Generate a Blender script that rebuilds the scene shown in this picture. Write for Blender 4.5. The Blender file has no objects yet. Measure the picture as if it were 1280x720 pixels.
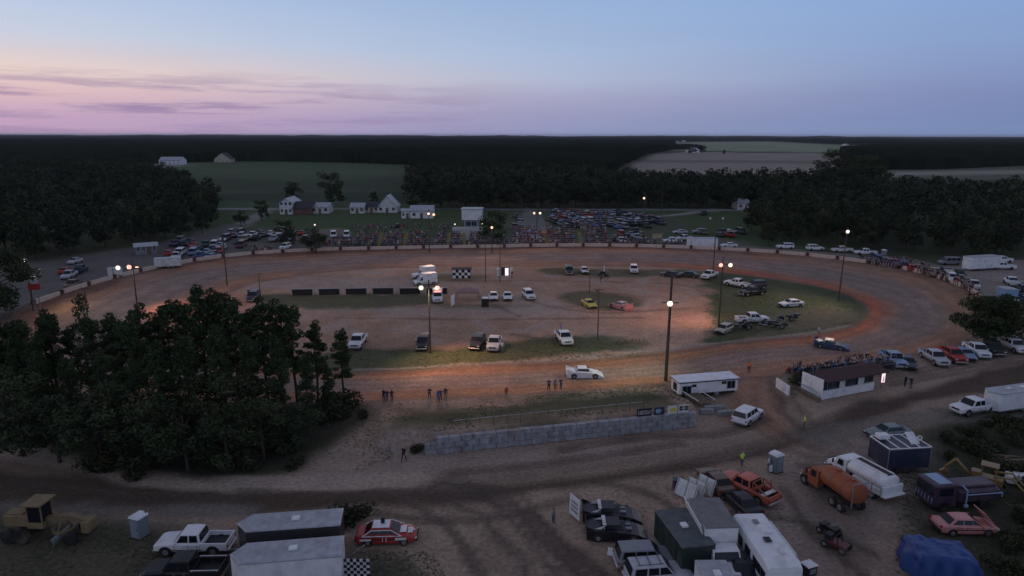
import bpy, math, random
import numpy as np
from mathutils import Vector, Matrix
random.seed(7); RNG = np.random.RandomState(7)
sc = bpy.context.scene
COL = sc.collection
R = math.radians

# ---------------------------------------------------------------- camera
CAM_H, PITCH, ROLL, FPX = 32.0, R(12.60), R(0.12), 854.0
cam_d = bpy.data.cameras.new('camera'); cam = bpy.data.objects.new('camera', cam_d); COL.objects.link(cam)
cam_d.sensor_width = 36.0; cam_d.lens = 36.0 * FPX / 1280.0
cam_d.clip_start = 0.5; cam_d.clip_end = 40000
cam.matrix_world = Matrix.Translation((0, 0, CAM_H)) @ Matrix.Rotation(math.pi / 2 - PITCH, 4, 'X') @ Matrix.Rotation(ROLL, 4, 'Z')
sc.camera = cam
CAMR = cam.matrix_world.to_3x3()

def srgb(r, g, b):
    f = lambda c: c / 255 / 12.92 if c <= 10.3 else ((c / 255 + .055) / 1.055) ** 2.4
    return (f(r), f(g), f(b))

# ---------------------------------------------------------------- world: dusk sky
world = bpy.data.worlds.new('World'); sc.world = world; world.use_nodes = True
nt = world.node_tree; nt.nodes.clear(); L = nt.links.new
def N(t, **k):
    n = nt.nodes.new(t)
    for a, v in k.items(): setattr(n, a, v)
    return n
def mth(op, a, b=None, clamp=False):
    n = N('ShaderNodeMath', operation=op, use_clamp=clamp)
    for i, v in enumerate((a, b)):
        if v is None: continue
        if isinstance(v, (int, float)): n.inputs[i].default_value = v
        else: L(v, n.inputs[i])
    return n.outputs[0]
def ramp(fac, stops):
    n = N('ShaderNodeValToRGB'); e = n.color_ramp.elements
    while len(e) < len(stops): e.new(0.5)
    for i, (p, c) in enumerate(stops): e[i].position = p; e[i].color = (*c, 1)
    L(fac, n.inputs[0]); return n.outputs[0]
def mixc(fac, a, b, mode='MIX'):
    n = N('ShaderNodeMix', data_type='RGBA', blend_type=mode)
    if isinstance(fac, float): n.inputs[0].default_value = fac
    else: L(fac, n.inputs[0])
    for i, v in ((6, a), (7, b)):
        if isinstance(v, tuple): n.inputs[i].default_value = (*v, 1)
        else: L(v, n.inputs[i])
    return n.outputs[2]
SUN_EL, SUN_AZ = R(1.0), R(-62)          # afterglow direction, left of the view
tc = N('ShaderNodeTexCoord'); sep = N('ShaderNodeSeparateXYZ'); L(tc.outputs['Generated'], sep.inputs[0])
z = sep.outputs['Z']; zz = mth('MULTIPLY', mth('ADD', z, 0.02), 1.0, True)
Z = lambda v: v + 0.02
def zr(stops): return ramp(zz, [(Z(p), srgb(*c)) for p, c in stops])
zen = [(0.27, (146, 158, 190)), (0.55, (120, 128, 158)), (0.97, (103, 110, 138))]
left = zr([(-0.02, (140, 116, 152)), (0.0, (196, 158, 198)), (0.022, (196, 158, 192)), (0.05, (222, 184, 190)), (0.075, (236, 208, 200)), (0.115, (196, 204, 224)), (0.18, (160, 187, 226))] + zen)
mid = zr([(-0.02, (110, 112, 150)), (0.0, (142, 150, 196)), (0.022, (148, 150, 192)), (0.05, (164, 164, 200)), (0.075, (174, 184, 212)), (0.115, (158, 182, 218)), (0.18, (142, 174, 218))] + zen)
right = zr([(-0.02, (70, 88, 124)), (0.0, (108, 136, 188)), (0.022, (106, 130, 182)), (0.05, (112, 132, 184)), (0.075, (118, 142, 194)), (0.115, (120, 152, 204)), (0.18, (116, 156, 212))] + zen)
x = sep.outputs['X']
mr = N('ShaderNodeMapRange', interpolation_type='SMOOTHSTEP'); L(x, mr.inputs[0]); mr.inputs[1].default_value = -0.66; mr.inputs[2].default_value = 0.12
mr2 = N('ShaderNodeMapRange', interpolation_type='SMOOTHSTEP'); L(x, mr2.inputs[0]); mr2.inputs[1].default_value = -0.08; mr2.inputs[2].default_value = 0.66
base = mixc(mr2.outputs[0], mixc(mr.outputs[0], left, mid), right)
# thin stretched cloud bands low on the left
mp = N('ShaderNodeMapping'); L(tc.outputs['Generated'], mp.inputs[0]); mp.inputs['Scale'].default_value = (3.2, 3.2, 46)
ns = N('ShaderNodeTexNoise'); L(mp.outputs[0], ns.inputs['Vector']); ns.inputs['Scale'].default_value = 1.5; ns.inputs['Detail'].default_value = 7; ns.inputs['Roughness'].default_value = 0.62
cm = N('ShaderNodeMapRange', interpolation_type='SMOOTHSTEP'); L(ns.outputs[0], cm.inputs[0]); cm.inputs[1].default_value = 0.44; cm.inputs[2].default_value = 0.62
band = ramp(zz, [(0.0, (0, 0, 0)), (0.03, (.5, .5, .5)), (0.055, (1, 1, 1)), (0.085, (.5, .5, .5)), (0.105, (0, 0, 0))])
xl = N('ShaderNodeMapRange', interpolation_type='SMOOTHSTEP'); L(x, xl.inputs[0]); xl.inputs[1].default_value = 0.12; xl.inputs[2].default_value = -0.4
cf = mth('MULTIPLY', mth('MULTIPLY', cm.outputs[0], band), mth('MULTIPLY', xl.outputs[0], 0.85))
base = mixc(cf, base, srgb(140, 118, 168))
# soft unevenness higher up
ns2 = N('ShaderNodeTexNoise'); mp2 = N('ShaderNodeMapping'); L(tc.outputs['Generated'], mp2.inputs[0]); mp2.inputs['Scale'].default_value = (2, 2, 12); L(mp2.outputs[0], ns2.inputs['Vector']); ns2.inputs['Scale'].default_value = 1.3; ns2.inputs['Detail'].default_value = 4
v2 = mth('ADD', mth('MULTIPLY', ns2.outputs[0], 0.12), 0.94)
hs = N('ShaderNodeHueSaturation'); L(v2, hs.inputs['Value']); L(base, hs.inputs['Color']); hs.inputs['Saturation'].default_value = 0.87
sky = N('ShaderNodeTexSky', sky_type='NISHITA'); sky.sun_disc = False; sky.sun_elevation = SUN_EL; sky.sun_rotation = SUN_AZ
bg1 = N('ShaderNodeBackground'); L(hs.outputs[0], bg1.inputs[0]); bg1.inputs[1].default_value = 1.0
bg2 = N('ShaderNodeBackground'); L(sky.outputs[0], bg2.inputs[0]); bg2.inputs[1].default_value = 0.004
ad = N('ShaderNodeAddShader'); L(bg1.outputs[0], ad.inputs[0]); L(bg2.outputs[0], ad.inputs[1])
wo = N('ShaderNodeOutputWorld'); L(ad.outputs[0], wo.inputs[0])

# faint afterglow of the sun that has just gone down
sd = bpy.data.lights.new('afterglow_sun', 'SUN'); sd.energy = 0.10; sd.angle = R(35); sd.color = (1.0, 0.80, 0.86)
so = bpy.data.objects.new('afterglow_sun', sd); COL.objects.link(so)
az, el = SUN_AZ, R(14)
so.rotation_euler = Vector((-math.sin(az) * math.cos(el), -math.cos(az) * math.cos(el), -math.sin(el))).to_track_quat('-Z', 'Y').to_euler()
sc.view_settings.view_transform = 'Standard'; sc.view_settings.look = 'None'; sc.view_settings.exposure = 0; sc.view_settings.gamma = 1
sc.render.engine = 'CYCLES'; sc.cycles.use_denoising = True; sc.cycles.max_bounces = 4; sc.cycles.diffuse_bounces = 2
try: sc.cycles.use_light_tree = True
except Exception: pass

# ---------------------------------------------------------------- materials
MATS = {}
def mat(name, col, rough=0.7, metal=0.0, var=0.12, scale=1.5, emit=None, es=1.0, dirt=0.0, attr=None, bump=0.0, spec=0.4):
    if name in MATS: return MATS[name]
    m = bpy.data.materials.new(name); m.use_nodes = True; t = m.node_tree; b = t.nodes['Principled BSDF']
    b.inputs['Roughness'].default_value = rough; b.inputs['Metallic'].default_value = metal
    b.inputs['Specular IOR Level'].default_value = spec
    tcn = t.nodes.new('ShaderNodeTexCoord'); no = t.nodes.new('ShaderNodeTexNoise'); t.links.new(tcn.outputs['Object'], no.inputs['Vector'])
    no.inputs['Scale'].default_value = scale; no.inputs['Detail'].default_value = 5; no.inputs['Roughness'].default_value = 0.65
    mx = t.nodes.new('ShaderNodeMix'); mx.data_type = 'RGBA'; mx.blend_type = 'MULTIPLY'; mx.inputs[0].default_value = 1
    cr = t.nodes.new('ShaderNodeValToRGB'); cr.color_ramp.elements[0].position = .3; cr.color_ramp.elements[1].position = .7
    lo = 1 - var * 1.5; hi = 1 + var
    cr.color_ramp.elements[0].color = (lo, lo, lo, 1); cr.color_ramp.elements[1].color = (hi, hi, hi, 1)
    t.links.new(no.outputs[0], cr.inputs[0]); t.links.new(cr.outputs[0], mx.inputs[7])
    if attr:
        at = t.nodes.new('ShaderNodeAttribute'); at.attribute_name = attr; t.links.new(at.outputs['Color'], mx.inputs[6])
    else: mx.inputs[6].default_value = (*col, 1)
    out = mx.outputs[2]
    if dirt:      # grime that has its own blotchy shape
        n2 = t.nodes.new('ShaderNodeTexNoise'); n2.inputs['Scale'].default_value = 0.9; n2.inputs['Detail'].default_value = 6; t.links.new(tcn.outputs['Object'], n2.inputs['Vector'])
        c2 = t.nodes.new('ShaderNodeValToRGB'); c2.color_ramp.elements[0].position = .48; c2.color_ramp.elements[1].position = .68
        c2.color_ramp.elements[0].color = (0, 0, 0, 1); c2.color_ramp.elements[1].color = (dirt, dirt, dirt, 1)
        m2 = t.nodes.new('ShaderNodeMix'); m2.data_type = 'RGBA'; t.links.new(n2.outputs[0], c2.inputs[0]); t.links.new(c2.outputs[0], m2.inputs[0])
        t.links.new(out, m2.inputs[6]); m2.inputs[7].default_value = (.17, .12, .09, 1); out = m2.outputs[2]
    t.links.new(out, b.inputs['Base Color'])
    if bump:
        bp = t.nodes.new('ShaderNodeBump'); bp.inputs['Strength'].default_value = bump; bp.inputs['Distance'].default_value = 0.15
        t.links.new(no.outputs[0], bp.inputs['Height']); t.links.new(bp.outputs[0], b.inputs['Normal'])
    if emit: b.inputs['Emission Color'].default_value = (*emit, 1); b.inputs['Emission Strength'].default_value = es
    MATS[name] = m; return m
def paint(name, c, dirt=0.25, rough=0.35): return mat(name, c, rough=rough, var=.06, dirt=dirt, scale=1.2)
WHITE = paint('white_paint', (.78, .79, .80)); OFFW = paint('off_white_paint', (.66, .66, .64), .4); SILVER = paint('silver_paint', (.45, .47, .5))
GREYP = paint('grey_paint', (.22, .24, .26)); DARKP = paint('charcoal_paint', (.035, .037, .042), .1); BLACKP = paint('black_paint', (.015, .015, .018), .06)
REDP = paint('red_paint', (.42, .035, .03)); ORANGEP = paint('faded_orange_red_paint', (.55, .13, .08), .35); MAROON = paint('maroon_paint', (.14, .03, .04))
BLUEP = paint('blue_paint', (.05, .10, .32)); NAVY = paint('navy_paint', (.03, .04, .07)); GREENP = paint('dark_green_paint', (.022, .042, .034))
YELLOWP = paint('yellow_paint', (.62, .52, .05)); MACHY = paint('machine_yellow_paint', (.26, .15, .04), .6); PINKP = paint('faded_pink_paint', (.62, .26, .24), .3)
RUST = paint('rusty_orange_paint', (.30, .085, .035), .5, .6); PURPLE = paint('dull_purple_paint', (.055, .033, .055), .35); TANP = paint('tan_paint', (.40, .33, .22)); LBLUE = paint('pale_blue_paint', (.25, .36, .52))
BROWN = paint('brown_paint', (.16, .10, .06), .3); BEIGE = paint('beige_paint', (.5, .45, .36))
GLASS = mat('dark_glass', (.012, .015, .02), rough=.12, var=0, spec=.35); TYRE = mat('tyre_rubber', (.02, .02, .02), rough=.9, var=.2, dirt=.5)
RIM = mat('steel_rim', (.35, .35, .37), rough=.4, metal=.6, dirt=.3); CHROME = mat('bright_metal', (.55, .55, .57), rough=.3, metal=.8); STEEL = mat('grey_steel', (.25, .26, .28), rough=.5, metal=.4, var=.15)
HEADL = mat('headlight_glass', (.6, .6, .62), rough=.15, var=0); TAILL = mat('tail_light_red', (.3, .01, .01), rough=.2, var=0); BLKM = mat('black_plastic', (.02, .02, .022), rough=.6)
CONC = mat('weathered_concrete', (.40, .38, .37), rough=.9, var=.2, scale=1.1, dirt=.35, bump=.2); WOODP = mat('wooden_pole', (.09, .07, .055), rough=.9, var=.25, scale=4)
WOOD = mat('old_timber', (.20, .15, .10), rough=.9, var=.25, scale=3); BARK = mat('bark', (.065, .05, .04), rough=.95, var=.3, scale=3); BRICK = mat('red_brick', (.22, .08, .06), rough=.9, var=.2, scale=3)
ROOFD = mat('dark_shingles', (.05, .05, .055), rough=.9, var=.25, scale=2); METALROOF = mat('metal_roof', (.42, .44, .47), rough=.45, metal=.3, var=.15, dirt=.3)
BLOCK = mat('grey_concrete_block', (.31, .315, .33), rough=.9, var=.28, scale=1.3, dirt=.5, bump=.25)

# ---------------------------------------------------------------- noise and geometry helpers (numpy)
_lat = RNG.rand(256, 256)
def vnoise(x, y, s, seed=0):
    x = x / s + seed * 17.3; y = y / s + seed * 9.1
    xi = np.floor(x).astype(int); yi = np.floor(y).astype(int); fx = x - xi; fy = y - yi
    fx = fx * fx * (3 - 2 * fx); fy = fy * fy * (3 - 2 * fy)
    g = lambda a, b: _lat[a & 255, b & 255]
    return (g(xi, yi) * (1 - fx) + g(xi + 1, yi) * fx) * (1 - fy) + (g(xi, yi + 1) * (1 - fx) + g(xi + 1, yi + 1) * fx) * fy
def fbm(x, y, s, o=4, seed=0):
    v = 0; a = .5; t = 0
    for i in range(o): v = v + a * vnoise(x, y, s / 2 ** i, seed + i); t += a; a *= .55
    return v / t
def smooth(a, b, v): t = np.clip((v - a) / (b - a), 0, 1); return t * t * (3 - 2 * t)
def G(px, py, z=0.0):
    """ground point seen at photo pixel (px, py)"""
    d = CAMR @ Vector(((px - 640) / FPX, -(py - 360) / FPX, -1))
    t = (CAM_H - z) / -d.z
    return Vector((d.x * t, d.y * t, z))
def GP(pts): return np.array([G(*p)[:2] for p in pts])
def catmull(P, n=8, closed=True):
    P = np.asarray(P, float); m = len(P); out = []
    for i in range(m if closed else m - 1):
        if closed: a, b, c, d = P[(i - 1) % m], P[i], P[(i + 1) % m], P[(i + 2) % m]
        else: a, b, c, d = P[max(i - 1, 0)], P[i], P[i + 1], P[min(i + 2, m - 1)]
        for k in range(n):
            t = k / n; out.append(.5 * ((2 * b) + (-a + c) * t + (2 * a - 5 * b + 4 * c - d) * t * t + (-a + 3 * b - 3 * c + d) * t ** 3))
    if not closed: out.append(P[-1])
    return np.array(out)
def inpoly(X, Y, P):
    ins = np.zeros(X.shape, bool); n = len(P)
    for i in range(n):
        x1, y1 = P[i]; x2, y2 = P[(i + 1) % n]
        if y1 == y2: continue
        c = (y1 > Y) != (y2 > Y)
        ins ^= c & (X < (x2 - x1) * (Y - y1) / (y2 - y1) + x1)
    return ins
def pdist(X, Y, P, closed=True):
    D = np.full(X.shape, 1e9); n = len(P)
    for i in range(n if closed else n - 1):
        x1, y1 = P[i]; x2, y2 = P[(i + 1) % n]; dx, dy = x2 - x1, y2 - y1; l = dx * dx + dy * dy + 1e-12
        t = np.clip(((X - x1) * dx + (Y - y1) * dy) / l, 0, 1)
        D = np.minimum(D, (X - x1 - t * dx) ** 2 + (Y - y1 - t * dy) ** 2)
    return np.sqrt(D)
def sdist(X, Y, P): d = pdist(X, Y, P); return np.where(inpoly(X, Y, P), d, -d)   # > 0 inside

# ---------------------------------------------------------------- terrain
OUTER = catmull(GP([(42, 384), (95, 367), (150, 351), (205, 338), (262, 328), (330, 321), (400, 317.5), (500, 315), (620, 313), (730, 311.5), (850, 314), (930, 318), (1000, 323), (1060, 330), (1130, 341), (1180, 355), (1214, 370), (1232, 388), (1226, 412), (1190, 432), (1130, 445), (1060, 457), (980, 468), (900, 476), (840, 479), (760, 485), (680, 491), (560, 497), (430, 502), (300, 503), (150, 498), (40, 478), (-15, 445), (-10, 415)]), 6)
INNER = catmull(GP([(250, 384), (275, 370), (318, 354), (380, 344), (440, 337), (520, 334), (640, 333), (760, 333), (860, 336), (940, 345), (1010, 355), (1058, 368), (1082, 382), (1084, 396), (1062, 410), (1010, 420), (940, 426), (880, 434), (800, 444), (700, 453), (600, 458), (470, 465), (370, 462), (290, 440), (255, 410)]), 6)
xs = np.concatenate([-np.cumsum(np.geomspace(.5, 900, 80))[::-1] - 160, np.arange(-160, 160.1, .5), 160 + np.cumsum(np.geomspace(.5, 900, 80))])
ys = np.concatenate([np.arange(-400, 0, 25), np.arange(0, 36, 3), np.arange(36, 110, .36), np.arange(110, 240, .6), 240 + np.cumsum(np.geomspace(.7, 420, 130))])
X, Y = np.meshgrid(xs, ys); near = (np.abs(X) < 175) & (Y > 30) & (Y < 245)
so_ = np.full(X.shape, -50.0); si_ = np.full(X.shape, -50.0)
so_[near] = sdist(X[near], Y[near], OUTER); si_[near] = sdist(X[near], Y[near], INNER)
track = (so_ > 0) & (si_ <= 0); infield = si_ > 0
u = np.clip(-si_ / (np.maximum(so_, 0) - np.minimum(si_, 0) + 1e-6), 0, 1)
BANKP = GP([(470, 503), (640, 494), (760, 487), (838, 480), (855, 500), (874, 520), (869, 530), (700, 548.5), (534, 565.5), (470, 560)])
sb = np.full(X.shape, -50.0); sb[near] = sdist(X[near], Y[near], BANKP)
WALLP = GP([(531, 567), (700, 550), (868, 532)])
dw = np.full(X.shape, 50.0); dw[near] = pdist(X[near], Y[near], WALLP, False)
H = 0.10 * (fbm(X, Y, 9, 3, 3) - .5) * near
H = H + np.where(track, 0.9 * u ** 1.6, 0) * smooth(110, 140, Y)
farout = (so_ <= 0) & near & (Y > 118)
H = H + np.where(farout & (so_ > -6), 0.9 * (1 - smooth(0, 6, -so_)), 0)
H = H + np.where(sb > 0, 1.6 * smooth(0, .8, sb) * (1 - smooth(2, 13, dw)), 0)
H = H + np.where(infield, .12, 0) * smooth(0, 2, si_)
H = H - np.where(track, .10, 0) * smooth(0, 1, np.minimum(so_, -si_))
_gi = lambda a, v: min(max(int(np.searchsorted(a, v)), 1), len(a) - 1)
def ground_z(x, y):
    i = _gi(xs, x); j = _gi(ys, y); tx = (x - xs[i - 1]) / (xs[i] - xs[i - 1]); ty = (y - ys[j - 1]) / (ys[j] - ys[j - 1])
    return float((H[j - 1, i - 1] * (1 - tx) + H[j - 1, i] * tx) * (1 - ty) + (H[j, i - 1] * (1 - tx) + H[j, i] * tx) * ty)
def P3(px, py):
    g = G(px, py)
    for _ in range(3): g = G(px, py, ground_z(g.x, g.y))
    return Vector((g.x, g.y, ground_z(g.x, g.y)))

def lerp(A, B, w): return A * (1 - w[..., None]) + np.array(B) * w[..., None]
n1 = fbm(X, Y, 14, 5, 1); n2 = fbm(X, Y, 3.5, 4, 5); n3 = fbm(X, Y, 60, 4, 9); n4 = fbm(X, Y, 1.3, 3, 12)
GRASS = (.050, .062, .030); GRASS2 = (.085, .085, .045); DIRT = (.36, .262, .196); DIRT2 = (.45, .355, .28); MUD = (.085, .066, .052); CLAY = (.38, .20, .12); RCLAY = (.46, .15, .08); GROOVE = (.29, .215, .18)
C = np.zeros(X.shape + (3,)) + np.array(GRASS)
C = lerp(C, GRASS2, smooth(.4, .65, n3) * .7)
def region(pts, col, w=1.0, edge=3.0, wob=4.0, mask=None, curve=True, sc_=1.0):
    """blend a ground colour into an area given by its outline, with a ragged edge"""
    global C
    P = GP(pts); P = catmull(P, 5) if curve else P
    x0, x1, y0, y1 = P[:, 0].min() - 15, P[:, 0].max() + 15, P[:, 1].min() - 15, P[:, 1].max() + 15
    b = (X > x0) & (X < x1) & (Y > y0) & (Y < y1)
    if mask is not None: b &= mask
    d = np.zeros(X.shape) - 99; d[b] = sdist(X[b], Y[b], P) + (n2[b] - .5) * wob + (n1[b] - .5) * wob * 1.5
    ww = np.where(b, smooth(-edge, edge, d), 0) * w
    C = lerp(C, col, ww)
def stroke(pts, col, width, w=1.0, wob=2.0, stripes=0):
    global C
    P = catmull(GP(pts), 6, False); x0, x1, y0, y1 = P[:, 0].min() - 15, P[:, 0].max() + 15, P[:, 1].min() - 15, P[:, 1].max() + 15
    b = (X > x0) & (X < x1) & (Y > y0) & (Y < y1); d = np.zeros(X.shape) + 99; d[b] = pdist(X[b], Y[b], P, False) + (n2[b] - .5) * wob
    ww = np.where(b, 1 - smooth(width * .5, width, d), 0) * w
    if stripes: ww = ww * (.62 + .38 * np.cos(d * 2 * math.pi / stripes + n1 * 6))
    C = lerp(C, col, ww)
# distant fields
farm = Y > 235
region([(215, 262), (215, 204), (300, 200), (520, 204), (540, 262)], (.052, .088, .034), 1, 6, 6, farm)
region([(230, 236), (260, 222), (400, 226), (500, 220), (520, 236)], (.030, .042, .022), .7, 12, 30, farm)
region([(215, 214), (300, 208), (420, 214), (520, 210), (520, 218), (300, 217)], (.075, .09, .045), .7, 12, 30, farm)
region([(250, 250), (255, 243), (520, 240), (525, 252)], (.02, .035, .018), .8, 5, 6, farm)
region([(262, 290), (262, 260), (930, 262), (980, 290), (985, 315), (262, 315)], (.062, .095, .036), .9, 4, 4)
region([(780, 220), (792, 205), (818, 193), (860, 190), (1045, 192), (1045, 220)], (.30, .25, .205), 1, 6, 5, farm, False)
region([(795, 203), (805, 200), (1050, 201), (1050, 205)], (.14, .13, .10), .7, 8, 5, farm, False)
region([(840, 188), (846, 178), (960, 177), (1100, 184), (1070, 191)], (.24, .29, .16), 1, 10, 10, farm, False)
region([(1030, 210), (1300, 205), (1300, 224), (1050, 224)], (.14, .14, .10), .9, 8, 8, farm, False)
region([(1060, 216), (1300, 212), (1300, 217), (1100, 220)], (.30, .27, .22), .9, 5, 5, farm, False)
region([(150, 206), (180, 204), (240, 205), (230, 208), (160, 209)], (.3, .28, .25), .7, 5, 5, farm, False)
# lots round the track
region([(-60, 400), (-60, 335), (60, 325), (190, 305), (262, 287), (290, 280), (310, 286), (330, 300), (420, 306), (480, 310), (300, 335), (60, 395)], (.15, .135, .125), .85, 3, 5)
region([(395, 306), (398, 288), (430, 287), (445, 305)], (.24, .18, .14), .8, 2, 3)
region([(292, 282), (318, 268), (340, 262), (330, 270), (308, 284)], (.26, .24, .22), .8, 2, 2)
region([(390, 312), (330, 290), (300, 282), (420, 292), (640, 300), (740, 300), (860, 296), (940, 306), (860, 316)], (.13, .11, .09), .8, 2, 4)
region([(640, 302), (646, 290), (655, 262), (668, 262), (690, 285), (700, 300)], (.30, .28, .27), .9, 1.5, 1.5)
stroke([(690, 277), (760, 276), (850, 268), (900, 263), (1100, 262)], (.28, .26, .24), 3.2, .9, 1)
stroke([(275, 261), (400, 261), (520, 261), (700, 262), (960, 262)], (.26, .26, .27), 3.5, .9, 1)
region([(640, 262), (640, 300), (830, 300), (830, 268)], (.10, .10, .07), .5, 3, 4)
region([(880, 318), (900, 308), (1000, 312), (1100, 320), (1195, 332), (1300, 340), (1320, 480), (1130, 450), (1226, 412), (1232, 385), (1180, 350)], (.21, .18, .155), .95, 1.5, 4)
region([(1190, 326), (1300, 326), (1300, 350), (1240, 380), (1200, 352)], (.30, .25, .21), .9, 2, 4)
# near side lots and haul road
region([(-80, 555), (0, 530), (120, 575), (250, 600), (360, 590), (420, 540), (450, 500), (700, 488), (850, 476), (1000, 462), (1100, 450), (1300, 410), (1400, 470), (1300, 500), (1180, 528), (1100, 560), (1140, 640), (1180, 760), (-100, 760)], DIRT, 1, 2.0, 3)
region([(-60, 640), (-60, 552), (60, 572), (200, 598), (340, 602), (470, 590), (620, 585), (800, 563), (950, 540), (960, 560), (800, 590), (600, 625), (300, 640)], (.19, .145, .11), .55, 2.0, 3.5)
region([(-60, 632), (-60, 585), (90, 600), (250, 613), (450, 612), (620, 606), (770, 590), (900, 570), (985, 545), (1080, 505), (1180, 478), (1300, 448), (1300, 475), (1160, 505), (1050, 540), (960, 572), (820, 597), (640, 622), (560, 632), (200, 640)], (.088, .062, .045), .95, 1.0, 2.0)
stroke([(-40, 545), (60, 570), (180, 596), (300, 604), (420, 603), (520, 597)], DIRT2, 2.0, .85, 1.4)
stroke([(560, 615), (610, 640), (660, 690), (690, 740)], (.10, .078, .062), 3.2, .75, 3, 1.6)
stroke([(590, 612), (640, 632), (720, 700), (760, 740)], (.085, .068, .055), 1.6, .6, 2)
stroke([(960, 462), (955, 500), (985, 535), (1010, 550)], (.12, .075, .055), 5, .8, 3, 2.3)
stroke([(930, 470), (935, 500), (960, 530)], CLAY, 3.5, .6, 3)
region([(380, 560), (470, 548), (700, 560), (880, 545), (930, 530), (900, 555), (700, 580), (480, 596), (380, 598)], (.36, .29, .24), .6, 2, 3)
region([(-60, 760), (-60, 650), (60, 650), (180, 660), (300, 680), (480, 690), (540, 720), (540, 760)], (.060, .062, .040), .85, 1.5, 3)
region([(0, 632), (100, 640), (200, 640), (290, 645), (290, 634), (100, 632)], (.22, .20, .175), .7, 1.2, 2)
region([(1130, 560), (1200, 520), (1290, 505), (1400, 520), (1400, 760), (1150, 760), (1130, 660), (1160, 600)], (.052, .050, .034), .9, 1.5, 4)
region([(1000, 560), (1100, 540), (1160, 560), (1120, 640), (1000, 720), (930, 640)], (.25, .21, .18), .6, 3, 4)
region([(1040, 560), (1060, 620), (1100, 700), (1060, 730), (1000, 640)], (.14, .11, .09), .6, 2, 4)
stroke([(1020, 545), (1120, 528), (1180, 520), (1290, 512)], (.17, .155, .135), 2.6, .7, 2)
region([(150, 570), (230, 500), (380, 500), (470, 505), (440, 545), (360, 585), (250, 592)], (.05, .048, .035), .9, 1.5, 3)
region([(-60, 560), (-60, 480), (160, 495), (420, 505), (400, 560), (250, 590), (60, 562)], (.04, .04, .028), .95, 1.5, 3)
# infield
C = np.where(infield[..., None], lerp(lerp(np.zeros_like(C) + np.array((.48, .31, .215)), (.38, .24, .165), smooth(.4, .62, n1)), (.33, .29, .26), smooth(.55, .72, n2) * .5), C)
IN = infield
for pts, w in (([(330, 369), (525, 368), (545, 372), (540, 382), (400, 386), (330, 384)], .8), ([(430, 440), (600, 437), (690, 420), (800, 424), (815, 434), (700, 446), (600, 454), (470, 460), (380, 455)], .85),
               ([(884, 352), (880, 338), (940, 344), (1060, 366), (1084, 390), (1060, 410), (960, 424), (880, 430), (888, 400)], .9), ([(700, 372), (735, 366), (790, 372), (790, 386), (740, 386)], .75),
               ([(690, 336), (860, 337), (880, 344), (760, 345), (690, 342)], .75), ([(555, 381), (660, 380), (660, 386), (560, 388)], .5), ([(520, 346), (600, 345), (600, 350), (530, 351)], .5)):
    region(pts, (.048, .076, .032), w, 1.6, 4, IN)
region([(960, 398), (1020, 385), (1080, 395), (1050, 412), (950, 420)], (.17, .14, .10), .5, 2, 4, IN)
region([(300, 366), (318, 352), (400, 348), (520, 347), (528, 361), (330, 362)], (.36, .30, .26), .6, 1.5, 2, IN)
region([(470, 388), (560, 385), (700, 388), (640, 396), (500, 396)], (.36, .32, .29), .5, 1.5, 4, IN)
region([(640, 370), (700, 380), (720, 395), (640, 396)], (.36, .33, .31), .4, 1.5, 4, IN)
for pts in ([(660, 375), (690, 384), (760, 392), (860, 386)], [(600, 372), (630, 388), (650, 396)], [(640, 418), (700, 428), (760, 424)], [(560, 352), (700, 352), (840, 356), (880, 366)], [(420, 398), (600, 400), (800, 398)]):
    stroke(pts, (.15, .11, .085), .7, .5, 1.5)
stroke([(300, 462), (470, 462), (600, 455), (700, 450), (800, 441), (880, 431), (1010, 417), (1062, 407)], (.34, .29, .24), .6, .7, 1)
# racing surface: red clay cushion outside and on the inner bank, grey worn groove
ang = smooth(.40, .60, fbm(X, Y, 26, 3, 21))
T = np.zeros(X.shape + (3,)) + np.array(CLAY)
uu = u + (n1 - .5) * .22
T = lerp(T, GROOVE, smooth(.12, .34, uu) * (1 - smooth(.58, .82, uu)) * .85)
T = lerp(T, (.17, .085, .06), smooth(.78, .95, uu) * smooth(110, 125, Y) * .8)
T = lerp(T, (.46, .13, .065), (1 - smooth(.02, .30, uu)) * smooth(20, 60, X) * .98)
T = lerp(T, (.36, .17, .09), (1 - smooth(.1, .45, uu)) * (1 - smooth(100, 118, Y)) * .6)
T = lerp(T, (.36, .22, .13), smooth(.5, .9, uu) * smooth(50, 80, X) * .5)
T = lerp(T, (.22, .18, .16), ang * .35)
st = np.cos(uu * 42 + n1 * 5) * .5 + .5
T = T * (.90 + .16 * st * n2 * 2)[..., None]
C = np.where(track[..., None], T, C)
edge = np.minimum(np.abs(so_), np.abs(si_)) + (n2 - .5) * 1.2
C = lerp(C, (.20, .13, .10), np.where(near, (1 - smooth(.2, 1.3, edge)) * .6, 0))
C = lerp(C, GRASS, np.where(sb > .6, .75, 0) * smooth(.30, .55, n1 + (sb - 3) * .05))
region([(500, 524), (640, 506), (790, 494), (840, 500), (850, 508), (700, 528), (560, 545)], (.045, .060, .030), .75, 1.5, 3)
region([(600, 508), (720, 496), (800, 492), (800, 497), (700, 505), (610, 515)], (.22, .20, .15), .5, 1.2, 3)
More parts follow.
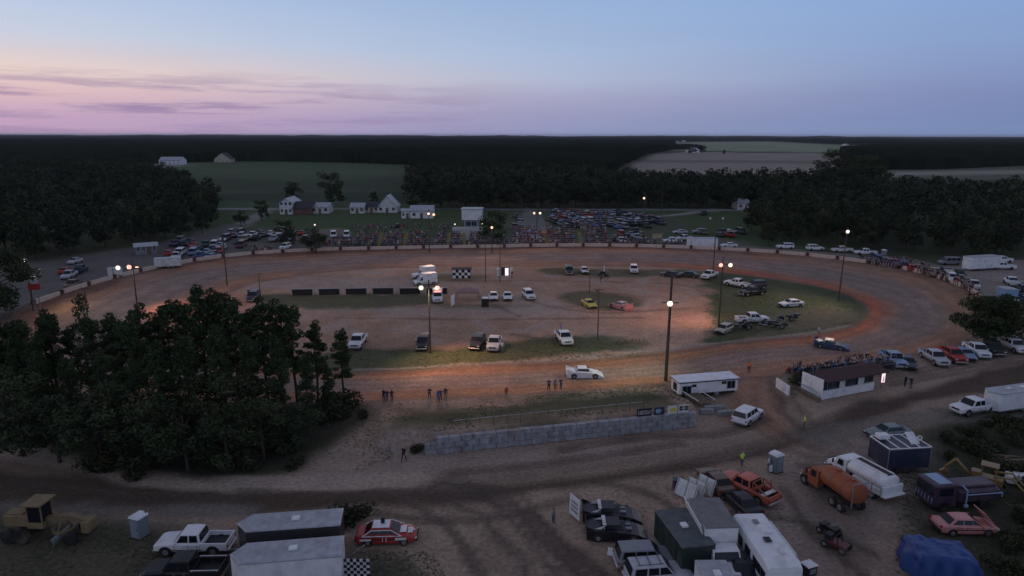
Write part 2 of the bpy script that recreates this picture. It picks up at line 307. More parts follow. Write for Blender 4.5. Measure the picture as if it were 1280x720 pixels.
for pts_ in ([(740, 600), (820, 620), (900, 690), (930, 760)], [(500, 620), (560, 660), (600, 720)], [(470, 640), (560, 650), (640, 640), (720, 620)], [(700, 560), (800, 545), (900, 540), (960, 520)], [(1000, 580), (1100, 600), (1150, 640)], [(980, 610), (1010, 660), (1080, 720)],
              [(300, 612), (450, 618), (620, 611)], [(620, 611), (780, 590), (900, 566), (985, 540), (1090, 498)], [(560, 590), (700, 575), (850, 552)], [(900, 640), (1000, 650), (1090, 690)], [(1100, 470), (1200, 452), (1280, 436)], [(1110, 478), (1200, 462), (1280, 446)], [(20, 600), (150, 616), (300, 622)], [(640, 625), (670, 670), (730, 720)], [(655, 622), (690, 668), (755, 720)]):
    for off in (0, 9): stroke([(x_ + off * .4, y_ + off * .45) for x_, y_ in pts_], (.10, .076, .058) if off else (.13, .10, .078), .62, .5, .5)
C = C * (.72 + .36 * n2 + .22 * n4)[..., None]

cls = np.zeros(X.shape, int)                      # 0 ground 1 racetrack 2 infield 3 dirt_road
cls[track] = 1; cls[infield] = 2
ROADP = catmull(GP([(-80, 645), (-80, 550), (60, 562), (250, 598), (450, 592), (620, 585), (800, 562), (960, 535), (1080, 500), (1180, 475), (1320, 442), (1320, 480), (1180, 512), (1060, 548), (960, 580), (820, 606), (640, 632), (300, 642)]), 5)
rd = np.zeros(X.shape, bool); rd[near] = inpoly(X[near], Y[near], ROADP); cls[rd & (cls == 0)] = 3
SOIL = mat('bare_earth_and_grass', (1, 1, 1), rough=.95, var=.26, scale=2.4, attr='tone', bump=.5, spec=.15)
fc = cls[:-1, :-1].ravel(); nx = len(xs); nyv = len(ys)
ii, jj = np.meshgrid(np.arange(nx - 1), np.arange(nyv - 1)); v0 = (jj * nx + ii).ravel(); quads = np.stack([v0, v0 + 1, v0 + nx + 1, v0 + nx], 1)
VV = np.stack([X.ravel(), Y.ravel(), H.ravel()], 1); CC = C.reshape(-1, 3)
def raw_mesh(name, V, F, col=None, smooth_=False):
    me = bpy.data.meshes.new(name); k = F.shape[1]
    me.vertices.add(len(V)); me.vertices.foreach_set('co', np.asarray(V, np.float32).ravel())
    me.loops.add(F.size); me.loops.foreach_set('vertex_index', F.ravel().astype(np.int32))
    me.polygons.add(len(F)); me.polygons.foreach_set('loop_start', np.arange(0, F.size, k, dtype=np.int32)); me.polygons.foreach_set('loop_total', np.full(len(F), k, np.int32))
    if smooth_: me.polygons.foreach_set('use_smooth', np.ones(len(F), bool))
    me.update(calc_edges=True)
    if col is not None:
        a = me.color_attributes.new('tone', 'FLOAT_COLOR', 'POINT'); a.data.foreach_set('color', np.concatenate([col, np.ones((len(col), 1))], 1).astype(np.float32).ravel())
    return me
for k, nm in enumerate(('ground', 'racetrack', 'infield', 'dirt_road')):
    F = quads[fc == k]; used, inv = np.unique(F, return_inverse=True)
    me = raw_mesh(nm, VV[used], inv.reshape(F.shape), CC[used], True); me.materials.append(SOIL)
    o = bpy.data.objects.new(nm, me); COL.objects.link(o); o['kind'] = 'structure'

# ================================================================ object helpers
def link(o): COL.objects.link(o); return o
def thing(name, label, cat, loc=(0, 0, 0), rz=0.0, group=None):
    o = link(bpy.data.objects.new(name, None)); o.empty_display_size = .3
    o.location = loc; o.rotation_euler = (0, 0, rz); o['label'] = label; o['category'] = cat
    if group: o['group'] = group
    return o
def tag(o, label, cat, group=None, kind=None):
    if label: o['label'] = label
    if cat: o['category'] = cat
    if group: o['group'] = group
    if kind: o['kind'] = kind
    return o
class MB:
    def __init__(s): s.v = []; s.f = []; s.mi = []; s.mats = []; s.T = None
    def _m(s, m):
        if m not in s.mats: s.mats.append(m)
        return s.mats.index(m)
    def add(s, V, F, m):
        b = len(s.v); k = s._m(m)
        for p in V:
            p = Vector(p)
            if s.T is not None: p = s.T @ p
            s.v.append(p)
        for f in F: s.f.append([b + i for i in f]); s.mi.append(k)
    def loft(s, rings, m, cap=True):
        n = len(rings[0]); V = [p for r in rings for p in r]; F = []
        for i in range(len(rings) - 1):
            for j in range(n): F.append([i * n + j, i * n + (j + 1) % n, (i + 1) * n + (j + 1) % n, (i + 1) * n + j])
        if cap: F.append(list(range(n))[::-1]); F.append([(len(rings) - 1) * n + j for j in range(n)])
        s.add(V, F, m)
    def box(s, c, d, m, b=None, rz=0.0, M=None):
        b = min(.03, min(d) * .2) if b is None else b
        hx, hy, hz = d[0] / 2, d[1] / 2, d[2] / 2; rings = []
        for zq, i in ((-hz, b), (-hz + b, 0), (hz - b, 0), (hz, b)):
            ax, ay = hx - i, hy - i; k = b * .7
            rings.append([(-ax + k, -ay, zq), (ax - k, -ay, zq), (ax, -ay + k, zq), (ax, ay - k, zq), (ax - k, ay, zq), (-ax + k, ay, zq), (-ax, ay - k, zq), (-ax, -ay + k, zq)])
        MM = Matrix.Translation(c) @ (M if M is not None else Matrix.Rotation(rz, 4, 'Z'))
        s.loft([[MM @ Vector(p) for p in r] for r in rings], m)
    def cyl(s, a, b, r0, r1, m, n=10):
        a, b = Vector(a), Vector(b); q = (b - a).to_track_quat('Z', 'Y'); s.loft([[a + q @ Vector((r0 * math.cos(t), r0 * math.sin(t), 0)) for t in [2 * math.pi * i / n for i in range(n)]], [b + q @ Vector((r1 * math.cos(t), r1 * math.sin(t), 0)) for t in [2 * math.pi * i / n for i in range(n)]]], m)
    def path(s, P, r, m, n=6):
        for a, b in zip(P[:-1], P[1:]): s.cyl(a, b, r, r, m, n)
    def ball(s, c, r, m, n=10):
        rr = r if isinstance(r, tuple) else (r, r, r); rings = []
        for i in range(1, n // 2):
            t = math.pi * i / (n // 2); rings.append([(c[0] + rr[0] * math.sin(t) * math.cos(2 * math.pi * j / n), c[1] + rr[1] * math.sin(t) * math.sin(2 * math.pi * j / n), c[2] - rr[2] * math.cos(t)) for j in range(n)])
        s.loft(rings, m)
    def prism(s, pts, y0, y1, m, axis='y'):
        """profile (x, z) extruded along y, or (y, z) along x"""
        A = [(p[0], y0, p[1]) if axis == 'y' else (y0, p[0], p[1]) for p in pts]; B = [(p[0], y1, p[1]) if axis == 'y' else (y1, p[0], p[1]) for p in pts]
        s.loft([A, B], m)
    def quad(s, pts, m): s.add(pts, [list(range(len(pts)))], m)
    def build(s, name, parent=None, smooth_=False, label=None):
        me = bpy.data.meshes.new(name); me.from_pydata([tuple(p) for p in s.v], [], s.f)
        for m in s.mats: me.materials.append(m)
        me.polygons.foreach_set('material_index', s.mi)
        if smooth_: me.polygons.foreach_set('use_smooth', [True] * len(s.f))
        me.update(); o = link(bpy.data.objects.new(name, me))
        if parent: o.parent = parent
        if label: o['label'] = label
        return o
def one(name, parent, fn, *a, **k):
    m = MB(); getattr(m, fn)(*a, **k); return m.build(name, parent)
def copy_tree(o, parent=None):
    c = link(o.copy()); c.parent = parent
    for ch in list(KIDS.get(o.name, ())) or list(o.children): copy_tree(ch, c)
    return c
KIDS = {}
ORD = 'first second third fourth fifth sixth seventh eighth ninth tenth eleventh twelfth thirteenth fourteenth fifteenth sixteenth seventeenth eighteenth nineteenth'.split()
TENS = {2: 'twenty', 3: 'thirty', 4: 'forty', 5: 'fifty', 6: 'sixty', 7: 'seventy', 8: 'eighty', 9: 'ninety'}
def nth(i):
    if i < 20: return ORD[i - 1]
    if i % 10 == 0: return TENS[i // 10][:-1] + 'ieth'
    return TENS[i // 10] + '-' + ORD[i % 10 - 1]
def number_row(objs, fmt):      # name each of a row by its order from the left as the camera sees it
    for i, o in enumerate(sorted(objs, key=lambda q: q.location.x / q.location.y)): o['label'] = fmt % nth(i + 1)
def repaint(root, m):
    for o in [root] + [c for c in root.children]:
        if o.type == 'MESH' and o.data.materials and o.name.split('.')[0] in ('body', 'cab', 'bed', 'parked_car', 'roof', 'tailgate', 'hood', 'spoiler', 'mirror'):
            sl = o.material_slots[0]; sl.link = 'OBJECT'; sl.material = m
PROTO = {}
def spawn(key, builder, label, cat, loc, rz, group=None, paint_=None):
    if key in PROTO: o = copy_tree(PROTO[key])
    else: o = builder(); PROTO[key] = o
    o.location = loc; o.rotation_euler = (0, 0, rz); o['label'] = label; o['category'] = cat
    if group: o['group'] = group
    elif 'group' in o: del o['group']
    if paint_: repaint(o, paint_)
    return o
def hgt(base, py):      # height of the point above `base` that is seen at photo row py
    d = CAMR @ Vector(((640 - 640) / FPX, -(py - 360) / FPX, -1)); return CAM_H + d.z * (base.y / d.y)

# ================================================================ vehicles
def _ring(x, zb, zt, hw): return [(x, -hw * .93, zb), (x, -hw, zb + .12), (x, -hw, zt - .14), (x, -hw + .06, zt - .03), (x, -hw + .2, zt), (x, hw - .2, zt), (x, hw - .06, zt - .03), (x, hw, zt - .14), (x, hw, zb + .12), (x, hw * .93, zb)]
SPEC = {
 'sedan': dict(body=[(-2.38, .45, .80, .74), (-2.28, .3, .95, .86), (-1.4, .24, 1.0, .9), (0, .22, .98, .91), (1.0, .24, .96, .9), (1.9, .3, .84, .87), (2.3, .34, .74, .8), (2.4, .42, .66, .7)], cab=(-1.75, -1.15, .32, 1.08, .93, 1.43, .82, .62), win=[(-1.45, -.62, -1.0, -.52), (-.55, .22, -.45, .12), (.28, .82, .18, .34)], wx=(-1.42, 1.42), wr=.32),
 'hatch': dict(body=[(-2.0, .45, .9, .74), (-1.92, .3, 1.0, .84), (-1.2, .24, 1.0, .87), (0, .22, .98, .88), (1.0, .24, .96, .87), (1.7, .3, .86, .84), (2.0, .4, .7, .72)], cab=(-1.95, -1.6, .3, 1.1, .93, 1.47, .8, .63), win=[(-1.6, -.72, -1.42, -.62), (-.62, .2, -.52, .12), (.26, .82, .18, .34)], wx=(-1.25, 1.3), wr=.31),
 'suv': dict(body=[(-2.4, .55, 1.0, .84), (-2.3, .4, 1.12, .94), (-1.4, .34, 1.14, .96), (0, .32, 1.12, .97), (1.0, .34, 1.12, .96), (2.0, .4, 1.04, .94), (2.38, .5, .9, .84)], cab=(-2.35, -2.15, .35, 1.05, 1.06, 1.80, .88, .74), win=[(-2.05, -1.15, -1.95, -1.1), (-1.02, -.25, -1.0, -.25), (-.15, .75, -.15, .36)], wx=(-1.45, 1.48), wr=.38),
 'van': dict(body=[(-2.6, .5, 1.1, .88), (-2.5, .4, 1.25, .96), (-1.4, .34, 1.25, .98), (0, .32, 1.22, .98), (1.4, .34, 1.15, .97), (2.3, .4, .98, .92), (2.55, .5, .85, .8)], cab=(-2.55, -2.45, 1.0, 1.9, 1.0, 2.05, .92, .80), win=[(-2.3, -1.3, -2.3, -1.3), (-1.1, -.1, -1.1, -.1), (.1, 1.35, .1, .95)], wx=(-1.6, 1.6), wr=.36),
 'pickup': dict(body=[(-.75, .45, 1.12, .95), (0, .45, 1.16, .96), (1.2, .45, 1.20, .96), (2.4, .48, 1.14, .95), (2.72, .5, 1.05, .9), (2.8, .6, .95, .86)], cab=(-.82, -.7, .72, 1.3, 1.10, 1.88, .90, .76), win=[(-.62, .02, -.56, .02), (.12, .98, .12, .66)], wx=(-1.75, 1.88), wr=.43),
}
def glass_parts(sp, root, mk):
    xr0, xr1, xf1, xf0, zb, zt, hb, ht = sp['cab']
    def S(x, t, s): return (x, s * (hb + (ht - hb) * t + .014), zb + (zt - zb) * t)
    for s in (-1, 1):
        for (a, b, at, bt) in sp['win']:
            m = MB(); m.quad([S(a, .16, s), S(b, .16, s), S(bt, .84, s), S(at, .84, s)], GLASS); mk(m, 'side_window')
    for (xa, xb, off, nm) in ((xf0, xf1, .03, 'windshield'), (xr0, xr1, -.03, 'rear_window')):
        f = lambda t, w: (xa + (xb - xa) * t + off, w * (hb + (ht - hb) * t - .07), zb + (zt - zb) * t + .02)
        m = MB(); m.quad([f(.10, -1), f(.10, 1), f(.88, 1), f(.88, -1)], GLASS); mk(m, nm)
def wheel(root, x, y, r, w=.22, rim=RIM):
    m = MB(); n = 16; pr = [(r * .62, -w / 2), (r * .9, -w / 2), (r, -w / 2 + .04), (r, w / 2 - .04), (r * .9, w / 2), (r * .62, w / 2)]
    rings = [[(x + q * math.cos(2 * math.pi * i / n), y + yy, r + q * math.sin(2 * math.pi * i / n)) for i in range(n)] for q, yy in pr]; m.loft(rings, TYRE)
    o = m.build('wheel', root)
    m = MB(); s = 1 if y > 0 else -1; m.cyl((x, y + s * (w / 2 - .03), r), (x, y + s * (w / 2 + .015), r), r * .6, r * .5, rim, 12); m.build('rim', o); return o
def arch(m, x, s, hw, r, z0=0.0):
    n = 12; V = [(x + r * 1.22 * math.cos(math.pi * i / n), s * (hw + .008), r + r * 1.22 * math.sin(math.pi * i / n)) for i in range(n + 1)]; m.quad(V, BLKM)
def vehicle(kind, name='car', low=False, rack=False):
    sp = SPEC[kind]; xr0, xr1, xf1, xf0, zb, zt, hb, ht = sp['cab']; hw = max(b[3] for b in sp['body']); r = sp['wr']
    def cabr(x, z, h): return [(x, -hb, zb), (x, -h, z - .05), (x, -h + .08, z), (x, h - .08, z), (x, h, z - .05), (x, hb, zb)]
    cab = [cabr(xr0, zb + .04, hb - .03), cabr(xr1, zt - .05, ht), cabr((xr1 + xf1) / 2, zt, ht + .01), cabr(xf1, zt - .04, ht), cabr(xf0, zb + .04, hb - .03)]
    m = MB(); m.loft([_ring(*b) for b in sp['body']], WHITE); m.loft(cab, WHITE)
    if kind == 'pickup':
        def bed(m):
            L0, L1 = -2.85, -.78; m.box(((L0 + L1) / 2, 0, .62), (L1 - L0, 1.8, .3), WHITE)
            for s in (-1, 1): m.box(((L0 + L1) / 2, s * .9, .88), (L1 - L0, .12, .56), WHITE)
            m.box((L0 + .05, 0, .9), (.1, 1.9, .6), WHITE); m.box((L1 - .05, 0, .88), (.08, 1.75, .5), WHITE)
            m.quad([(L0 + .12, -.83, .79), (L1 - .1, -.83, .79), (L1 - .1, .83, .79), (L0 + .12, .83, .79)], BLKM)
    if low:
        if kind == 'pickup': bed(m)
        mk = lambda g, nm: [m.add(g.v, g.f, GLASS)]
        glass_parts(sp, None, mk)
        for x in sp['wx']:
            for s in (-1, 1): m.cyl((x, s * (hw - .2), r), (x, s * (hw + .02), r), r, r, TYRE, 10)
        return m.build(name)
    root = thing(name, '', 'car'); 
    for x in sp['wx']:
        for s in (-1, 1): arch(m, x, s, hw, r)
    m.build('body', root)
    g = MB(); doors = [xr1 + .12, (xr1 + xf1) / 2 + .1, xf0 - .12]
    for s in (-1, 1):
        for xd in doors: g.box((xd, s * (hw + .004), .5 + (zb - .5) / 2), (.025, .012, zb - .55), BLKM, b=.002)
        g.box(((doors[0] + doors[2]) / 2, s * (hw + .008), .62), (doors[2] - doors[0] + .5, .02, .07), BLKM, b=.004)
    g.build('door_trim', root)
    for s in (-1, 1):
        for xd in doors[:2]: g = MB(); g.box((xd + .22, s * (hw + .015), zb - .12), (.16, .03, .04), CHROME if kind in ('pickup', 'suv') else BLKM, b=.005); g.build('door_handle', root)
    if kind == 'pickup': g = MB(); bed(g); g.build('bed', root)
    glass_parts(sp, root, lambda g, nm: g.build(nm, root))
    xf, xb_ = sp['body'][-1][0], (sp['body'][0][0] if kind != 'pickup' else -2.85); zf = sp['body'][-1][2] - .08; zr_ = .85
    for s in (-1, 1):
        g = MB(); g.box((xf - .05, s * (hw - .28), zf), (.16, .3, .16), HEADL); g.build('headlight', root)
        g = MB(); g.box((xb_ + .01, s * (hw - .14), zr_), (.1, .16, .22), TAILL); g.build('tail_light', root)
        g = MB(); g.box((xf0 - .25, s * (hb + .12), zb + .12), (.12, .2, .14), BLKM); g.build('mirror', root)
    bm = BLKM if kind in ('sedan', 'hatch', 'van') else CHROME
    g = MB(); g.box((xf + .03, 0, .48), (.16, hw * 1.8, .2), bm); g.build('bumper', root)
    g = MB(); g.box((xb_ - .04, 0, .5), (.14, hw * 1.8, .18), bm); g.build('bumper', root)
    g = MB(); g.box((xf + .015, 0, zf - .02), (.07, hw * 1.0, .2), BLKM); g.build('grille', root)
    for x in sp['wx']:
        for s in (-1, 1): wheel(root, x, s * (hw - .09), r)
    if rack:
        g = MB()
        for s in (-1, 1): g.box((-.8, s * .55, zt + .06), (2.0, .04, .04), BLKM)
        for x in (-1.6, -.8, 0): g.box((x, 0, zt + .08), (.05, 1.15, .03), BLKM)
        g.build('roof_rack', root)
    return root
def late_model():
    root = thing('race_car', '', 'race car'); m = MB()
    # low wedge body with slab sides, flat deck and a long sloping nose
    prof = [(-2.45, .55, 1.0, .98), (-2.4, .2, 1.05, 1.0), (-1.2, .16, 1.03, 1.0), (0, .16, .98, 1.0), (1.0, .16, .86, 1.0), (1.8, .16, .68, .98), (2.3, .12, .45, .95), (2.55, .12, .28, .9)]
    m.loft([[(x, -h, zb), (x, -h, zt - .05), (x, -h + .06, zt), (x, h - .06, zt), (x, h, zt - .05), (x, h, zb)] for x, zb, zt, h in prof], WHITE)
    for x in (-1.5, 1.35):
        for s in (-1, 1): arch(m, x, s, 1.0, .36)
    m.build('body', root)
    g = MB(); g.box((-.35, 0, 1.38), (1.25, 1.35, .05), WHITE); g.build('roof', root)
    g = MB()
    for s in (-1, 1):
        g.cyl((.25, s * .62, 1.36), (.85, s * .78, .92), .03, .03, BLKM, 6); g.cyl((-.9, s * .62, 1.36), (-1.2, s * .8, 1.0), .05, .05, BLKM, 6)
        g.prism([(-.95, 1.36), (-1.75, 1.05), (-1.0, 1.02)], s * .70, s * .72, WHITE)
    g.build('roll_cage', root)
    one('cockpit', root, 'quad', [(-.9, -.6, 1.045), (.6, -.62, .96), (.6, .62, .96), (-.9, .6, 1.045)], BLKM)
    g = MB(); g.box((-2.42, 0, 1.22), (.04, 1.9, .34), WHITE, M=Matrix.Rotation(R(-18), 4, 'Y'))
    for s in (-1, 1): g.prism([(-2.5, 1.04), (-2.45, 1.36), (-1.7, 1.06)], s * .94 - .01, s * .94 + .01, WHITE)
    g.build('spoiler', root)
    for x in (-1.5, 1.35):
        for s in (-1, 1): wheel(root, x, s * .88, .36, .28)
    return root
def VP(kind, pf, pr, label, m, name=None, cat='car', group=None, rack=False, dz=0):
    """place a vehicle with its nose near photo pixel pf and its tail near pr, both on the ground"""
    A, B = P3(*pf), P3(*pr); c = (A + B) / 2; rz = math.atan2(A.y - B.y, A.x - B.x)
    nm = name or {'sedan': 'car', 'hatch': 'car', 'suv': 'suv', 'van': 'van', 'pickup': 'pickup_truck', 'late': 'race_car'}[kind]
    cat = cat if cat != 'car' or kind in ('sedan', 'hatch') else {'suv': 'SUV', 'van': 'van', 'pickup': 'pickup truck', 'late': 'race car'}[kind]
    b = late_model if kind == 'late' else (lambda: vehicle(kind, nm, rack=rack))
    return spawn((kind, nm, rack), b, label, cat, (c.x, c.y, ground_z(c.x, c.y) - .01 + dz), rz, group, m)

# ================================================================ people (one continuous skinned body each)
def person_mesh(pose, sub=1):
    bm = bmesh.new(); lay = bm.verts.layers.skin.verify(); J = {}
    sit = pose == 'sit'; k = {'walk': .28, 'stand': .04, 'cross': .05, 'sit': 0, 'up': .05}[pose]; hz = .50 if sit else .93
    def jn(n, p, r, par=None):
        v = bm.verts.new(p); v[lay].radius = (r, r); J[n] = v
        if par: bm.edges.new((J[par], v))
    jn('pelvis', (0, 0, hz), .13); J['pelvis'][lay].use_root = True
    jn('waist', (0, -.01, hz + .14), .125, 'pelvis'); jn('chest', (0, -.01, hz + .36), .15, 'waist'); jn('neck', (0, 0, hz + .54), .058, 'chest')
    jn('head', (0, .025, hz + .64), .085, 'neck'); jn('crown', (0, .02, hz + .77), .088, 'head')
    for s, q in ((-1, 'l'), (1, 'r')):
        jn(q + 'sh', (s * .19, -.01, hz + .47), .06, 'chest')
        if pose == 'cross': E, W, Hd = (s * .27, .05, hz + .22), (s * .10, .24, hz + .26), (-s * .02, .25, hz + .28)
        elif pose == 'up': E, W, Hd = (s * .38, .05, hz + .50), (s * .34, .12, hz + .78), (s * .33, .13, hz + .87)
        elif sit: E, W, Hd = (s * .26, .04, hz + .20), (s * .17, .26, hz + .14), (s * .13, .34, hz + .13)
        else: E, W, Hd = (s * .25, -.03 - s * k * .3, hz + .19), (s * .27, .07 - s * k * .6, hz - .05), (s * .27, .09 - s * k * .6, hz - .14)
        jn(q + 'el', E, .043, q + 'sh'); jn(q + 'wr', W, .032, q + 'el'); jn(q + 'ha', Hd, .036, q + 'wr')
        jn(q + 'hip', (s * .10, 0, hz - .07), .10, 'pelvis')
        if sit: K, A, F = (s * .13, .43, hz + .0), (s * .13, .44, .08), (s * .14, .60, .04)
        else: K, A, F = (s * .11, .04 + s * k * .5, .50), (s * .12, s * k * 1.0 - .02, .09), (s * .13, s * k * 1.0 + .14, .04)
        jn(q + 'kn', K, .068, q + 'hip'); jn(q + 'an', A, .045, q + 'kn'); jn(q + 'ft', F, .04, q + 'an')
    seg = [(tuple(e.verts[0].co), tuple(e.verts[1].co)) for e in bm.edges]; names = {v: n for n, v in J.items()}
    lab = [(names[e.verts[0]], names[e.verts[1]]) for e in bm.edges]
    me = bpy.data.meshes.new('tmp'); bm.to_mesh(me); bm.free(); o = link(bpy.data.objects.new('tmp', me))
    md = o.modifiers.new('s', 'SKIN'); md.use_smooth_shade = True
    if sub: sb_ = o.modifiers.new('u', 'SUBSURF'); sb_.levels = sub; sb_.render_levels = sub
    bpy.context.view_layer.update()
    out = bpy.data.meshes.new_from_object(o.evaluated_get(bpy.context.evaluated_depsgraph_get())); bpy.data.objects.remove(o); out.name = 'person'
    for i in range(4): out.materials.append(None)   # shirt, trousers, skin, hair
    for f in out.polygons:
        c = f.center; best = 1e9; w = None
        for (a, b), l in zip(seg, lab):
            a, b = Vector(a), Vector(b); d = b - a; t = max(0, min(1, (c - a).dot(d) / d.length_squared)); q = (a + d * t - c).length
            if q < best: best, w = q, l[1]
        i = 0
        if w in ('head', 'crown'): i = 3 if (c.z > hz + .77 or c.y < -.02) else 2
        elif w in ('lwr', 'rwr', 'lha', 'rha'): i = 2
        elif w[1:] in ('hip', 'kn', 'an', 'ft'): i = 3 if w[1:] == 'ft' else 1
        f.material_index = i
    return out
import bmesh
def cloth(n, c): return mat('cloth_' + n, c, rough=.9, var=.1, scale=5)
SHIRTS = [('white', cloth('white', (.55, .55, .56))), ('grey', cloth('grey', (.22, .23, .25))), ('black', cloth('black', (.02, .02, .025))), ('navy', cloth('navy', (.03, .04, .10))), ('red', cloth('red', (.38, .04, .04))), ('blue', cloth('blue', (.08, .16, .42))), ('tan', cloth('tan', (.36, .28, .18))), ('green', cloth('green', (.06, .15, .08))), ('pink', cloth('pink', (.5, .25, .3)))]
SH = dict(SHIRTS); SH['hi'] = cloth('hi_vis_lime', (.60, .85, .12)); SH['orange'] = cloth('hi_vis_orange', (.95, .20, .06))
PANTS = [cloth('denim', (.06, .09, .16)), cloth('dark', (.025, .025, .03)), cloth('khaki', (.28, .22, .15)), cloth('grey_trousers', (.13, .13, .14))]
SKIN = [mat('skin_light', (.45, .27, .20), rough=.6, var=.05), mat('skin_brown', (.20, .11, .07), rough=.6, var=.05)]; HAIR = [mat('hair_dark', (.03, .02, .015), rough=.8), mat('cap_white', (.5, .5, .5), rough=.8), mat('hair_blond', (.25, .17, .09), rough=.8)]
PMESH = {(p, s): person_mesh(p, s) for p, s in (('stand', 1), ('walk', 1), ('cross', 1), ('sit', 0), ('up', 0), ('stand', 0))}
NPEO = [0]
def person(loc, rz, label, shirt='navy', pose='stand', sub=1, pants=None, group=None, sc_=1.0):
    key = (pose, sub) if (pose, sub) in PMESH else (pose, 0 if (pose, 0) in PMESH else 1)
    o = link(bpy.data.objects.new('person', PMESH[key])); NPEO[0] += 1
    for sl, m in zip(o.material_slots, (SH[shirt], PANTS[pants if pants is not None else random.randrange(4)], random.choice(SKIN), random.choice(HAIR))): sl.link = 'OBJECT'; sl.material = m
    o.location = loc; o.rotation_euler = (0, 0, rz); o.scale = (sc_,) * 3; tag(o, label, 'person', group); return o
def PP(px, py, label, shirt='navy', rz=0.0, pose='stand', **k):
    p = P3(px, py); return person(p, rz, label, shirt, pose, **k)

# ================================================================ trees
LEAF = mat('leaf_green', (1, 1, 1), rough=.8, var=.25, scale=.6, attr='tone', spec=.15)
def leaves(clumps, size, rs, base=(.045, .065, .028), tilt=1.0):
    Vs = []; Cs = []
    for (c, r, n, sq) in clumps:
        d = rs.normal(size=(n, 3)); d /= np.linalg.norm(d, axis=1)[:, None]; rr = r * rs.uniform(.35, 1.08, n) ** .6
        p = np.array(c) + d * rr[:, None] * np.array([1, 1, sq])
        a = rs.normal(size=(n, 3)); a[:, 2] *= tilt; a /= np.linalg.norm(a, axis=1)[:, None]; b = np.cross(a, rs.normal(size=(n, 3))); b /= np.linalg.norm(b, axis=1)[:, None]
        s = size * rs.uniform(.5, 1.25, n)[:, None]
        Vs.append(np.stack([p - a * s - b * s * .45, p + a * s * .9 - b * s * .5, p + a * s * 1.1 + b * s * .4, p - a * s * .8 + b * s * .5], 1).reshape(-1, 3))
        t = rs.uniform(.7, 1.25) * rs.uniform(.75, 1.25, n); Cs.append(np.repeat(np.array(base)[None] * t[:, None] * np.array([1 + rs.uniform(-.1, .25), 1, 1]), 4, 0))
    return np.concatenate(Vs), np.concatenate(Cs)
def crown_obj(V, Cc, name, parent):
    F = np.arange(len(V)).reshape(-1, 4); me = raw_mesh(name, V, F, Cc); me.materials.append(LEAF); o = link(bpy.data.objects.new(name, me)); o.parent = parent; return o
def trunk_obj(pts, rad, limbs, parent):
    m = MB()
    for i in range(len(pts) - 1): m.cyl(pts[i], pts[i + 1], rad[i], rad[i + 1], BARK, 8)
    for a, b, r in limbs: m.cyl(a, b, r, r * .3, BARK, 5)
    return m.build('trunk', parent)
def pine(seed, h=15.5, dens=1.0):
    rs = np.random.RandomState(seed); root = thing('pine_tree', '', 'tree'); pts = [(0, 0, -.3)]; rad = [.24]
    for i in range(1, 7): t = i / 6; pts.append((rs.uniform(-.25, .25) * t * 2, rs.uniform(-.25, .25) * t * 2, h * t * .97)); rad.append(.24 * (1 - t) + .03)
    limbs = []; cl = []; n = int(50 * dens) + 8
    for i in range(n):
        t = rs.uniform(.36, .98); zc = h * t; w = (h * .17) * (1.10 - t) ** .7 * rs.uniform(.35, 1.15) * (1.0 if t > .5 else .7); a = rs.uniform(0, 6.28)
        p = (math.cos(a) * w, math.sin(a) * w, zc); k = min(int(t * 6), 5); limbs.append(((pts[k][0], pts[k][1], zc - .5), p, .06)); cl.append((p, rs.uniform(.5, .95), int(105 * dens), .6))
    cl.append(((pts[-1][0], pts[-1][1], h), .65, 110, .9)); cl.append(((pts[-1][0] * .9, pts[-1][1] * .9, h * .93), .95, 120, .7))
    V, Cc = leaves(cl, .15, rs, (.052, .082, .034)); trunk_obj(pts, rad, limbs, root); crown_obj(V, Cc, 'crown', root); return root
def broadleaf(seed, h=14, wide=.34, nl=26, per=110, leaf=.26, base=(.048, .070, .032)):
    rs = np.random.RandomState(seed); root = thing('broadleaf_tree', '', 'tree'); pts = [(0, 0, -.3), (.1, 0, h * .2), (0, .15, h * .45), (.1, 0, h * .8)]; limbs = []; cl = []
    for i in range(nl):
        t = rs.uniform(.22, .95); e = math.sqrt(max(.05, 1 - ((t - .52) / .5) ** 2)); w = h * wide * e * rs.uniform(.35, 1); a = rs.uniform(0, 6.28)
        p = (math.cos(a) * w, math.sin(a) * w, h * t); limbs.append(((0, 0, h * t * .7), p, .09)); cl.append((p, h * rs.uniform(.085, .14), per, .8))
    V, Cc = leaves(cl, leaf, rs, base); trunk_obj(pts, [.3, .24, .18, .06], limbs, root); crown_obj(V, Cc, 'crown', root); return root
def bush(seed, r=1.2, n=500, base=(.05, .06, .03), name='bush'):
    rs = np.random.RandomState(seed); root = thing(name, '', 'bush'); cl = [((rs.uniform(-.6, .6) * r, rs.uniform(-.6, .6) * r, r * rs.uniform(.3, .7)), r * .55, n // 6, .8) for _ in range(6)]
    V, Cc = leaves(cl, .12, rs, base); m = MB()
    for i in range(5): m.cyl((0, 0, -.1), (rs.uniform(-.5, .5) * r, rs.uniform(-.5, .5) * r, r * .8), .03, .01, BARK, 5)
    m.build('stem', root); crown_obj(V, Cc, 'foliage', root); return root
TREEK = {}
def tree(kind, seed, x, y, s=1.0, label='', group=None, name=None, sz=None):
    key = (kind, seed); b = {'pine': lambda: pine(seed), 'pined': lambda: pine(seed, 15.5, .55), 'broad': lambda: broadleaf(seed), 'dense': lambda: broadleaf(seed, 14, .44, 60, 150, .24), 'small': lambda: broadleaf(seed, 7, .42, 18, 90, .2), 'far': lambda: broadleaf(seed, 15, .33, 26, 44, .46, (.040, .058, .030)), 'bush': lambda: bush(seed)}[kind]
    o = spawn(key, b, label, 'bush' if kind == 'bush' else 'tree', (x, y, ground_z(x, y) - .05), random.uniform(0, 6.28), group)
    o.scale = (s, s, sz or s * random.uniform(.92, 1.08)); return o

